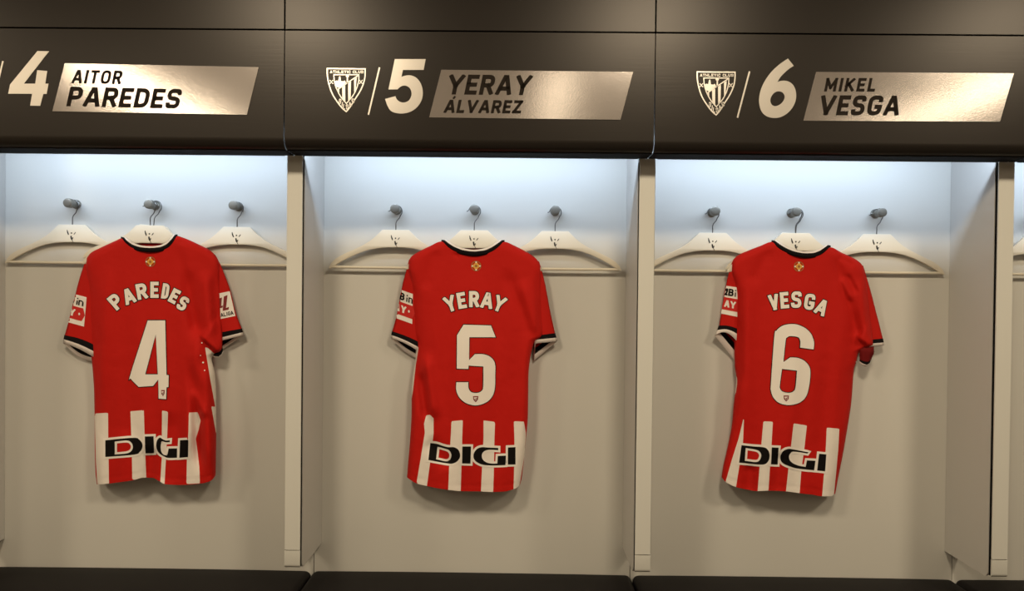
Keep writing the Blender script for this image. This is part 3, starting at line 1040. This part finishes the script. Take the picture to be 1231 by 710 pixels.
def add_small_crest(A, x, y, w, h):
    sh = [(x-w/2, y-h/2), (x+w/2, y-h/2), (x+w*0.42, y+h*0.1), (x, y+h/2), (x-w*0.42, y+h*0.1)]
    A.area(sh, (), 2, 2)
    A.area([(x+(a-x)*.62, y+(b-y)*.62) for a, b in sh], (), 3, 0)
    A.stroke([(x-w*0.2, y+h*.12), (x-w*.2, y-h*.05)], w*0.14, 4, 2); A.stroke([(x+w*0.04, y+h*.22), (x+w*.04, y-h*.15)], w*0.14, 4, 2); A.stroke([(x+w*0.24, y+h*.02), (x+w*.24, y-h*.22)], w*0.12, 4, 2)

def sponsor_art(D, Dh, I1, G, I2, bw=5.2):
    A = Art()
    for c in (D, Dh, I1, G, I2):
        A.border(curve(c, 6), bw, 0, 0)
    A.area(curve(D, 6), [curve(Dh, 6)], 1, 1)
    for c in (I1, G, I2): A.area(curve(c, 6), (), 1, 1)
    return A

def emblem_art(x, y):
    A = Art()
    r = 5.6
    ring = [(x+r*math.cos(a*math.pi/10), y+r*math.sin(a*math.pi/10)) for a in range(20)]
    A.border(ring, 1.1, 0, 1)
    st = []
    for a in range(8):
        rr = 5.4 if a % 2 == 0 else 3.4
        st.append((x+rr*math.sin(a*math.pi/4), y-rr*math.cos(a*math.pi/4)))
    A.area(st, (), 1, 0)
    A.area([(x+1.7*math.sin(a*math.pi/4), y-1.7*math.cos(a*math.pi/4)) for a in range(8)], (), 2, 1)
    for a in range(4):
        qx, qy = x+4.6*math.sin(a*math.pi/2), y-4.6*math.cos(a*math.pi/2)
        A.area([(qx+1.0*math.sin(b*math.pi/3), qy-1.0*math.cos(b*math.pi/3)) for b in range(6)], (), 2, 2)
    return A

SHIRTS = []
# ---- number 4
SHIRTS.append(dict(
 num=4, origin=(181, 300),
 top=[(102.6, 320), (103.4, 313), (105.5, 308), (110, 303.2), (120, 298), (140, 288.8), (146, 286.3), (150, 291), (158, 297.2), (169, 301), (181, 302), (193, 301), (202, 297.5), (209, 290), (213, 283.4), (221, 285.8), (240, 294.2), (251, 299.8), (258, 305.5), (262, 311.5), (264, 318)],
 neck=(146, 213), neck_y=(286.3, 283.4),
 left=[(300, 103), (320, 102.6), (340, 104.8), (370, 105.8), (400, 107.5), (420, 109.2), (440, 111), (470, 113), (500, 113.6), (540, 114), (565, 114.6), (583, 116.6)],
 right=[(300, 263), (318, 264), (340, 264.5), (380, 266.4), (405, 267.3), (417, 267), (422, 264.5), (427, 256), (431, 254.4), (440, 256.4), (450, 258.5), (480, 259.8), (520, 260), (560, 259.5), (576, 259)],
 hem=[(116.6, 582), (130, 581), (145, 579.2), (160, 577), (174, 573.8), (184, 574), (191, 577.6), (198, 581.5), (216, 582.6), (240, 581), (250, 579), (256, 575.5), (259, 571)],
 stripes=[conv([(105, 252), (177, 248), (178, 380), (182, 628), (120, 632), (112, 500)], 90, 440, 4.437),
          conv([(296, 240), (368, 234), (372, 380), (381, 600), (306, 606), (304, 450)], 90, 440, 4.437),
          conv([(465, 236), (497, 242), (492, 380), (478, 632), (455, 628), (464, 480), (464, 350)], 90, 440, 4.437),
          conv([(608, 247), (655, 245), (671, 290), (660, 340), (645, 385), (655, 460), (664, 540), (667, 624), (595, 628), (598, 480), (606, 340)], 90, 440, 4.437),
          [(246.5, 417), (250, 418), (263, 430), (263, 520), (259.6, 520), (254, 488), (258.8, 489), (252.6, 455)]],
 folds=[(108, 330, 118, 520, 7, -0.006), (130, 330, 122, 470, 9, 0.004), (238, 404, 226, 540, 9, 0.010), (230, 440, 240, 560, 6, -0.010), (246, 440, 250, 560, 7, 0.009), (205, 500, 196, 585, 12, -0.006),
        (182, 540, 178, 590, 8, -0.010), (226, 330, 236, 400, 8, -0.006), (246, 330, 252, 400, 8, 0.006), (215, 300, 236, 400, 6, -0.003), (232, 470, 246, 500, 5, 0.006), (150, 520, 150, 590, 12, 0.004), (214, 290, 230, 292, 3, -0.003), (258, 330, 262, 410, 5, -0.005)],
 steps=[(238, 403.5, 262, 425, 2.2, 0.026)],
 ripple=(2.2, 0.1, 0.006), bulge=0.018,
 collar=([(145.6, 285.8), (150, 291), (158, 297.2), (169, 301), (181, 302), (193, 301), (202, 297.5), (209, 290), (213.4, 283)],
         [(149, 285.4), (153, 289.6), (160, 294.2), (170, 297.2), (181, 298), (191, 297.2), (199, 294.2), (206, 288), (210.4, 282.2)],
         [(151, 285.0), (155, 288.4), (162, 292.4), (171, 295.2), (181, 296), (190, 295.2), (197.4, 292.6), (204, 287), (208.6, 281.6)]),
 sleeves=[dict(rows=[((103.6, 311), (113, 306), (113, 306)), ((99.6, 322), (114, 324), (114, 324)), ((94.6, 338), (115, 342), (115, 342)), ((87.4, 366), (116, 372), (116, 374)), ((81.6, 389), (117, 398), (117, 404), -1, 4), ((77.5, 403.2), (117, 417), (116, 426), -2, 6)],
               cuff=[((77.6, 402.6), (117, 416.2), (116, 425), -2, 6), ((76.4, 407.6), (114.6, 423), (114, 430), -1.5, 5), ((75.4, 411.6), (112, 428.6), (112, 434.5), -1.5, 5)]),
          dict(rows=[((260, 308), (251, 308), (251, 308)), ((266, 320), (250, 322), (250, 322)), ((271.6, 334), (250, 338), (250, 340)), ((277.6, 351), (251, 357), (251, 362)), ((284, 377), (253, 384), (254, 396), 0, 2), ((290.8, 395), (256, 401.5), (258, 418))],
               cuff=[((290.8, 394.6), (256, 401), (257, 417)), ((292, 399.2), (257, 407.6), (256.5, 422.5)), ((293, 402.6), (257, 411.6), (257, 427))])],
 name=[('P', 139.3, 362.2, 12.6, 19.0, 41, 4.4), ('A', 155.2, 355.8, 13.6, 18.8, 21, 4.3), ('R', 170.6, 350.0, 12.6, 19.0, 10.5, 4.4), ('E', 186.0, 348.2, 10.0, 19.4, 0, 4.3), ('D', 199.2, 349.8, 8.4, 18.6, -9, 3.6), ('E', 209.8, 355.8, 9.6, 17.6, -27, 4.2), ('S', 220.0, 364.6, 10.6, 17.0, -29, 3.9)],
 number=(conv([(180, 32, 'c'), (315, 32, 'c'), (325, 455, 'c'), (342, 457, 'c'), (340, 548, 'c'), (325, 550, 'c'), (322, 642, 'c'), (265, 638, 'c'), (262, 490, 'c'), (222, 540, 'c'), (110, 547, 'c'), (50, 485), (45, 455)], 150, 380, 6.457),
         conv([(243, 140, 'c'), (258, 450, 'c'), (160, 450, 'c')], 150, 380, 6.457)),
 ncrest=(196.2, 472.2, 4.2, 7.4),
 sponsor=[conv(l, 110, 510, 9.469) for l in ([(160, 178, 'c'), (480, 150), (545, 170), (580, 215), (580, 265), (550, 310), (490, 340), (160, 368, 'c')], [(268, 192, 'c'), (400, 180), (450, 200), (472, 240), (465, 285), (430, 318), (370, 332), (268, 340, 'c')],
          [(610, 135, 'c'), (708, 132, 'c'), (715, 320, 'c'), (615, 325, 'c')],
          [(893, 178, 'c'), (850, 181), (812, 166), (780, 148), (752, 172), (738, 220), (745, 275), (775, 325), (830, 362), (880, 378), (975, 376, 'c'), (978, 270, 'c'), (880, 272, 'c'), (865, 350, 'c'), (825, 343), (797, 310), (788, 262), (792, 218), (802, 190), (848, 200), (891, 198, 'c')],
          [(1012, 178, 'c'), (1103, 172, 'c'), (1100, 368, 'c'), (1003, 376, 'c')])],
 emblem=(181, 314.4), dots=[(242.6, 412, .8), (240.8, 427, .6), (244, 435.5, 1.1), (246, 445, .8)],
))
# ---- number 5
SHIRTS.append(dict(
 num=5, origin=(570, 304),
 top=[(490.2, 322), (490.8, 315.5), (493, 310.2), (497, 306.2), (505, 301.4), (516, 296), (531, 290), (538, 296.4), (546, 301.6), (557, 305.4), (570, 306.8), (583, 305.4), (592, 301.8), (600, 296), (606, 290.4), (618, 295), (631, 301.6), (640, 307), (646, 312.5), (649.5, 319), (650.6, 324)],
 neck=(531, 606), neck_y=(290, 290.4),
 left=[(300, 490), (322, 490.2), (340, 494), (370, 495.2), (400, 497), (414, 500), (430, 499.4), (450, 496.6), (470, 494.8), (490, 494.8), (530, 492.8), (560, 490.3), (576, 489)],
 right=[(300, 650), (324, 650.6), (350, 650.8), (380, 652), (400, 653), (404.5, 652), (408, 644), (414, 641), (433, 637), (450, 635.4), (500, 634.6), (530, 632), (560, 629), (575, 627), (585, 624.6)],
 hem=[(489, 573.4), (494, 577), (501, 580.8), (514, 584), (527, 586.6), (540, 588.5), (554, 590), (578, 590.4), (593, 591), (609, 590.4), (616, 588.6), (622, 586.6), (626.6, 583)],
 stripes=[conv([(177, 288), (196, 285), (214, 302), (214, 380), (200, 500), (180, 648), (128, 630), (150, 500), (170, 375), (166, 330)], 470, 430, 4.179),
          conv([(304, 318), (361, 312), (358, 400), (355, 520), (350, 680), (287, 680), (294, 500), (300, 400)], 470, 430, 4.179),
          conv([(465, 314), (523, 321), (520, 400), (518, 520), (513, 690), (451, 690), (460, 500), (465, 400)], 470, 430, 4.179),
          conv([(617, 318), (668, 320), (678, 380), (672, 480), (652, 600), (640, 690), (615, 690), (620, 500), (620, 400)], 470, 430, 4.179),
          [(500, 416), (503.2, 417), (499.6, 440), (496.4, 470), (493, 488), (492, 470)]],
 folds=[(497, 340, 505, 480, 8, -0.006), (512, 430, 522, 500, 7, 0.009), (507, 450, 512, 500, 5, -0.006), (516, 530, 540, 560, 9, -0.005), (610, 330, 640, 405, 8, -0.005), (628, 340, 644, 400, 8, 0.005), (560, 320, 556, 560, 16, 0.003), (600, 330, 604, 560, 12, -0.003),
        (525, 300, 512, 345, 8, -0.003), (640, 420, 628, 560, 9, 0.004), (545, 305, 552, 309, 2.5, -0.003), (646, 330, 650, 400, 4, -0.004)],
 steps=[], ripple=(2.0, 0.55, 0.005), bulge=0.022,
 collar=([(530.8, 289.6), (538, 296.2), (546, 301.4), (557, 305.2), (570, 306.6), (583, 305.2), (592, 301.6), (600, 295.8), (606.4, 290)],
         [(534.4, 288.6), (541, 293.6), (548.6, 297.8), (558.6, 301), (570, 302.2), (581.6, 301), (589.6, 298), (597, 293.4), (603.2, 288.8)],
         [(536.4, 288.0), (543, 292.2), (550, 296), (559.6, 299), (570, 300.2), (580.4, 299), (588, 296.2), (595, 292), (601, 288.0)]),
 sleeves=[dict(rows=[((491.6, 312), (500, 308), (500, 308)), ((488.6, 324), (501, 327), (501, 327)), ((484, 341), (503, 345), (503, 346)), ((480.4, 360), (504, 366), (504, 370)), ((476, 382), (505, 391), (506, 398), 0, 2), ((471.2, 398.6), (506, 413), (508, 423), -1, 2)],
               cuff=[((471.3, 398.0), (506, 412), (508, 422), -1, 2), ((470.4, 402.4), (503, 417), (505, 427), -1, 3), ((469.4, 406.2), (500, 420), (500, 430), -1.5, 3)]),
          dict(rows=[((648, 314), (638, 313), (638, 313)), ((651.4, 325), (638, 328), (638, 328)), ((655.6, 342), (638, 346), (638, 348)), ((660, 366), (639, 371), (638, 380)), ((663.6, 384), (640, 389), (639, 402)), ((667.4, 400.6), (642, 404), (641, 420))],
               cuff=[((667.5, 400.2), (642, 403.6), (641, 420)), ((668.8, 405.6), (643, 408.4), (641, 427)), ((670, 410), (644, 412.6), (642, 433))])],
 name=[('Y', 541.4, 364.8, 13.6, 19.2, 19, 4.2), ('E', 555.0, 361.0, 10.2, 19.4, 9.5, 4.3), ('R', 569.9, 359.4, 12.0, 19.4, 0, 4.4), ('A', 585.6, 361.0, 14.2, 19.2, -9, 4.2), ('Y', 600.4, 364.9, 13.6, 19.0, -22, 4.1)],
 number=(conv([(138, 62, 'c'), (340, 68, 'c'), (375, 155, 'c'), (180, 155, 'c'), (178, 325, 'c'), (222, 280, 'c'), (290, 282), (340, 305), (370, 350), (372, 430), (368, 540), (345, 600), (300, 640), (230, 660), (160, 645), (110, 605), (85, 550), (85, 488, 'c'), (172, 488, 'c'), (174, 530), (190, 558), (215, 567), (250, 565), (275, 548), (283, 515), (284, 372, 'c'), (175, 365, 'c'), (172, 390, 'c'), (88, 388, 'c'), (90, 140, 'c')], 535, 380, 6.173), None),
 ncrest=(571.8, 479.4, 6.4, 7.2),
 sponsor=[conv(l, 505, 520, 9.848) for l in ([(122, 118, 'c'), (200, 128), (280, 155), (340, 168), (400, 168), (450, 195), (472, 245), (470, 290), (440, 335), (390, 362), (330, 362), (215, 342), (100, 320, 'c')], [(208, 160, 'c'), (300, 185), (345, 205), (372, 250), (368, 295), (345, 325), (300, 335), (190, 312, 'c')],
          [(500, 160, 'c'), (602, 160, 'c'), (597, 362, 'c'), (497, 360, 'c')],
          [(925, 178, 'c'), (800, 172), (735, 168), (680, 185), (645, 225), (632, 270), (645, 318), (690, 355), (760, 378), (880, 384), (1010, 380, 'c'), (1015, 268, 'c'), (920, 272, 'c'), (915, 362, 'c'), (850, 362), (790, 350), (745, 318), (730, 275), (740, 235), (775, 208), (830, 198), (925, 204, 'c')],
          [(1040, 172, 'c'), (1130, 168, 'c'), (1130, 372, 'c'), (1038, 374, 'c')])],
 emblem=(572.4, 319.6), dots=[(641.8, 415, 1.0), (639.8, 424.4, .9), (637.6, 433.6, .7), (497.0, 421, .8)],
))
# ---- number 6
SHIRTS.append(dict(
 num=6, origin=(963, 305),
 top=[(879, 324), (879.4, 316.5), (882, 311.4), (886.6, 307), (897.3, 301.9), (913, 295.8), (928, 290.6), (935, 297.4), (946, 303.8), (958, 307.8), (968, 309.2), (977, 309), (986.6, 306.2), (993, 301.4), (998, 297), (1012, 303.6), (1026, 310), (1033, 314.6), (1037.4, 320), (1039.6, 327)],
 neck=(928, 998), neck_y=(290.6, 297),
 left=[(300, 879), (324, 879), (345, 883.4), (381, 884), (415, 882.8), (438, 883.2), (455, 885.2), (470, 884), (482, 882.4), (510, 879.8), (545, 872.8), (560, 869.4), (576, 867)],
 right=[(300, 1039), (327, 1039.6), (350, 1043.4), (380, 1046.6), (405, 1049), (414, 1049.4), (418, 1042), (423, 1032.4), (435, 1029.6), (443, 1026.6), (480, 1023.8), (510, 1019.4), (545, 1013.4), (575, 1007.4), (594, 1004)],
 hem=[(867, 573), (871.6, 578.4), (877, 581.8), (884, 585), (897, 588), (911, 590), (924, 589.4), (934, 589.6), (945, 590.4), (960.4, 592.4), (977, 594.4), (988, 596.2), (999, 596), (1002, 594.8), (1004, 592.6)],
 stripes=[conv([(172, 288), (175, 290), (170, 400), (155, 500), (136, 618), (86, 592), (118, 480), (150, 380)], 850, 430, 3.942),
          conv([(267, 300), (312, 302), (305, 420), (298, 520), (290, 640), (239, 640), (250, 500), (258, 400)], 850, 430, 3.942),
          conv([(410, 310), (473, 320), (462, 420), (447, 530), (437, 660), (372, 650), (385, 530), (400, 400)], 850, 430, 3.942),
          conv([(567, 330), (627, 335), (622, 430), (612, 540), (597, 690), (542, 690), (555, 540), (563, 420)], 850, 430, 3.942),
          [(880, 452), (885.8, 452), (886.2, 460), (884.4, 474), (880, 474)]],
 folds=[(886, 340, 888, 460, 7, -0.005), (900, 340, 893, 500, 9, 0.004), (1005, 310, 1030, 400, 6, -0.005), (1012, 335, 1024, 360, 3.5, 0.005), (1018, 330, 1030, 352, 3.5, -0.004), (1034, 340, 1040, 400, 7, 0.005), (1026, 380, 1018, 500, 9, -0.004), (950, 330, 944, 560, 16, 0.003), (995, 330, 985, 560, 12, -0.003),
        (1008, 308, 1026, 318, 3.0, -0.0035), (902, 560, 900, 592, 8, -0.005), (936, 545, 934, 595, 8, -0.006), (1042, 345, 1046, 405, 4, -0.004), (925, 300, 905, 340, 8, -0.003)],
 steps=[(1028, 405.5, 1050, 421, 2.4, 0.018)], ripple=(2.3, 0.3, 0.0045), bulge=0.021,
 collar=([(927.6, 290.2), (935, 297), (946, 303.4), (958, 307.4), (968, 308.9), (977, 308.7), (986.6, 305.9), (993, 301), (998.4, 296.4)],
         [(931.4, 289.4), (937.6, 293.8), (948, 299.6), (959, 303.2), (968, 304.4), (976, 304.2), (984.4, 301.8), (990.6, 298), (995.2, 294.6)],
         [(933.4, 289.2), (939.4, 292.4), (949.4, 297.8), (960, 301.2), (968, 302.4), (975.4, 302.2), (983, 300), (988.6, 296.8), (993.2, 294.0)]),
 sleeves=[dict(rows=[((880.4, 314), (889, 310), (889, 310)), ((876.8, 325), (890, 328), (890, 328)), ((871.8, 346), (891, 350), (891, 351)), ((868.2, 368), (892, 373), (892, 378)), ((865, 388), (892, 393), (893, 408), -1, 2), ((864.4, 391.6), (892, 399), (893, 424), -2.5, 0)],
               cuff=[((864.4, 391.0), (892, 398), (893, 423), -2.5, 0), ((862.4, 396.6), (890, 404), (892, 432), -4, 0), ((859.0, 403.0), (886, 410), (889, 440), -7, 0)]),
          dict(rows=[((1037.6, 319), (1028, 318), (1028, 318)), ((1041.6, 332), (1028, 334), (1028, 334)), ((1047.4, 352), (1029, 356), (1029, 357)), ((1053, 374), (1032, 378), (1031, 380)), ((1058.2, 394), (1036, 397), (1035, 399)), ((1061.4, 407), (1038, 409.6), (1037, 411))],
               cuff=[((1061.4, 406.6), (1038, 409.2), (1037, 411)), ((1062.2, 411.4), (1038, 413.6), (1037, 415)), ((1063, 415), (1038, 417), (1037, 418.5))])],
 name=[('V', 930.3, 363.1, 11.8, 19.0, 10, 4.2), ('E', 942.9, 360.7, 10.2, 19.6, 4.5, 4.3), ('S', 957.1, 360.0, 12.2, 19.8, -2, 4.2), ('G', 973.0, 362.6, 12.4, 19.4, -9, 4.2), ('A', 987.6, 369.2, 13.6, 19.0, -26, 4.3)],
 number=(conv([(418, 245, 'c'), (318, 232, 'c'), (320, 190), (310, 160), (285, 150), (245, 147), (222, 158), (212, 180), (195, 340, 'c'), (245, 305, 'c'), (300, 308), (350, 330), (385, 370), (395, 420), (385, 520), (365, 590), (330, 630), (280, 652), (220, 657), (160, 640), (120, 600), (103, 550), (103, 500), (128, 150), (145, 105), (185, 72), (240, 58), (300, 62), (360, 90), (400, 130), (420, 180), (422, 215)], 910, 380, 6.176),
         conv([(185, 390, 'c'), (295, 402, 'c'), (285, 520), (270, 555), (235, 567), (190, 558), (170, 535), (170, 500)], 910, 380, 6.176)),
 ncrest=(945, 478.6, 6.4, 7.2),
 sponsor=[conv(l, 880, 525, 9.848) for l in ([(112, 95, 'c'), (250, 110), (380, 122), (425, 155), (442, 205), (435, 265), (405, 310), (350, 325), (215, 312), (83, 302, 'c')], [(160, 128, 'c'), (270, 145), (320, 165), (345, 205), (340, 250), (315, 285), (270, 295), (150, 280, 'c')],
          [(470, 122, 'c'), (550, 125, 'c'), (538, 325, 'c'), (458, 322, 'c')],
          [(900, 180, 'c'), (720, 145), (660, 140), (605, 165), (575, 215), (575, 265), (605, 310), (680, 345), (780, 372), (970, 392, 'c'), (985, 280, 'c'), (885, 275, 'c'), (870, 352, 'c'), (790, 338), (720, 310), (680, 270), (672, 225), (690, 190), (730, 170), (890, 193, 'c')],
          [(1028, 197, 'c'), (1115, 205, 'c'), (1100, 405, 'c'), (1005, 395, 'c')])],
 emblem=(960.2, 320.2), dots=[(1031.6, 425.8, 1.1), (1028.8, 434.6, .8), (880.6, 408.6, .9), (881.6, 418.4, .8)],
))

def quad_map(q):
    """bilinear map of the unit square onto a patch: q = TL, TR, BR, BL"""
    def f(u, v):
        a = (q[0][0]*(1-u)+q[1][0]*u, q[0][1]*(1-u)+q[1][1]*u)
        b = (q[3][0]*(1-u)+q[2][0]*u, q[3][1]*(1-u)+q[2][1]*u)
        return (a[0]*(1-v)+b[0]*v, a[1]*(1-v)+b[1]*v)
    return f

def left_patch(q, texts1, texts2, tip):
    """white sleeve patch: dark writing above, red flag with white writing below; q = TL,TR,BR,BL"""
    A = Art(); f = quad_map(q)
    n = 4
    A.area([f(u/n, 0) for u in range(n+1)] + [f(1, v/n) for v in range(1, n+1)] + [f(1-u/n, 1) for u in range(1, n+1)] + [f(0, 1-v/n) for v in range(1, n)], (), 0, 0)
    fl = [f(0.0, .40), f(tip-.14, .40), f(tip, .62), f(tip-.16, .84), f(0.0, .84)]
    A.area(fl, (), 1, 1)
    for ch, u0, u1, mi, sw in texts1:
        W = (u1-u0)*1.9; A.letter(ch, W, 1.0, .15 if ch in 'in' else .21, lambda lx, ly, u0=u0, u1=u1, W=W: f(u0+(u1-u0)*lx/W, .33-.25*ly), 2, 2)
    for ch, u0, u1, mi, sw in texts2:
        if ch == '.':
            A.area([f((u0+u1)/2+.055*math.cos(k*.785), .62+.045*math.sin(k*.785)) for k in range(8)], (), 2, 0)
        else:
            W = (u1-u0)*1.9; A.letter(ch, W, 1.0, .21, lambda lx, ly, u0=u0, u1=u1, W=W: f(u0+(u1-u0)*lx/W, .74-.24*ly), 2, 0)
    return A

PATCH = {
 4: ([(87.4, 352.6), (104.4, 357.2), (101.2, 392.4), (79.4, 386.4)], [('B', -.02, .24, 2, .24), ('i', .36, .50, 2, .5), ('n', .52, .84, 2, .22)], [('Y', .10, .42, 0, .22), ('.', .62, .72, 0, 0)], 1.0),
 5: ([(480.6, 347.6), (496.4, 353.2), (495.6, 389.2), (474.0, 381.4)], [('B', .12, .44, 2, .24), ('2', -.18, .09, 2, .22), ('i', .54, .68, 2, .45), ('n', .72, 1.0, 2, .22)], [('A', -.02, .24, 0, .22), ('Y', .30, .62, 0, .22), ('.', .74, .84, 0, 0)], 1.16),
 6: ([(873.2, 343.4), (888.6, 345.6), (888, 381.0), (866.8, 376.6)], [('2', .00, .20, 2, .22), ('B', .24, .60, 2, .24), ('i', .66, .80, 2, .4)], [('A', .10, .42, 0, .22), ('Y', .46, .80, 0, .22)], 1.4),
}
LAB = {4: 'red football shirt numbered 4, on a hanger in the left locker',
       5: 'red football shirt numbered 5, on a hanger in the middle locker',
       6: 'red football shirt numbered 6, on a hanger in the right locker'}
for S in SHIRTS:
    o3 = at(S['origin'][0], S['origin'][1], YE)
    root = empty('football_shirt', o3)
    tag(root, LAB[S['num']], 'shirt', 'red and white football shirts')
    body, bvh = build_body(S, root)
    build_collar(S, bvh, root)
    sl = [build_sleeve(d['rows'], d['cuff'], root) for d in S['sleeves']]
    name_art(S['name']).drape('name_print', bvh, [M_PRINTW, M_PRINTK], root)
    A = solid_art(*S['number']); add_small_crest(A, *S['ncrest'])
    A.drape('number_print', bvh, [M_PRINTW, M_PRINTK, M_PRINTD], root)
    sponsor_art(*S['sponsor']).drape('sponsor_print', bvh, [M_PRINTW, M_PRINTK], root)
    emblem_art(*S['emblem']).drape('emblem', bvh, [M_GOLD, M_GOLDD, M_PRINTW], root, grid=2.0)
    for x, y, r in S['dots']:      # white dots down the side seam
        A = Art()
        A.area([(x+r*math.cos(k*.785), y+r*math.sin(k*.785)) for k in range(8)])
        A.drape('seam_dot', bvh, [M_PRINTW], root, base=0.0015)
    q, t1, t2, tip = PATCH[S['num']]
    left_patch(q, t1, t2, tip).drape('sleeve_patch', sl[0][1], [M_PRINTW, M_PRINTR, M_PRINTK], sl[0][0], grid=1.5)
    if S['num'] == 4:
        A = Art(); f = quad_map([(258.6, 353.4), (276.2, 349.8), (283, 379.6), (262, 383.8)])
        A.area([f(0, 0), f(.5, 0), f(1, 0), f(1, .5), f(1, 1), f(.5, 1), f(0, 1), f(0, .5)], (), 0, 0)
        A.area([f(.55, .16), f(.80, .13), f(.56, .62), f(.74, .60), f(.70, .70), f(.34, .71)], (), 1, 1)
        A.area([f(.20, .20), f(.42, .18), f(.30, .50), f(.40, .50), f(.36, .58), f(.14, .58)], (), 1, 1)
        x = 0.02
        for ch in 'LALIGA':
            W = .05 if ch == 'I' else .145
            Wl = .26 if ch == 'I' else .72; A.letter(ch, Wl, 1.0, .2, lambda lx, ly, x=x, W=W, Wl=Wl: f(x+W*lx/Wl, .93-.15*ly), 1, 2)
            x += W+.025
        A.drape('sleeve_patch', sl[1][1], [M_PRINTW, M_PRINTD, M_PRINTK], sl[1][0], grid=1.5)
        # rolled end of the near sleeve layer
        cs = []
        for dy, dx, Y in ((-1.5, -0.4, 0.2040), (1.8, 0.2, 0.2035), (3.6, 0.6, 0.206), (5.2, .9, 0.2095)):
            cs.append([(x+dx*(i/4), y+dy, Y+0.010*abs(i-2)/2*0.4) for i, (x, y) in enumerate([(254, 421.5), (258, 424.2), (262.4, 424.6), (265.8, 421.6), (267.6, 417)])])
        strip('rolled_cuff', cs, [M_BLACK, M_WHITE], [0, 0, 1], sl[1][0], 0.0012)
    if S['num'] == 6:
        # turned-up end of the near sleeve layer
        cs = [[(1030, 414, .206), (1038, 416.5, .2005), (1046, 417, .2005), (1050.5, 416, .206)],
              [(1033, 423, .209), (1038, 424, .2015), (1045, 424, .2015), (1050.4, 424.4, .206)],
              [(1033.4, 432, .210), (1037.6, 433.6, .204), (1043, 434.6, .204), (1047, 432.4, .208)],
              [(1033.2, 433.8, .2105), (1037.4, 436.8, .2045), (1042, 438.4, .2045), (1045.4, 436.0, .2085)],
              [(1033.2, 435.6, .2115), (1036.6, 438.6, .206), (1040.8, 440.2, .206), (1044, 438.2, .2095)]]
        strip('turned_cuff', cs, [M_MAROON, M_BLACK, M_WHITE], [0, 0, 1, 2], sl[1][0], 0.0012)

bpy.context.view_layer.update()
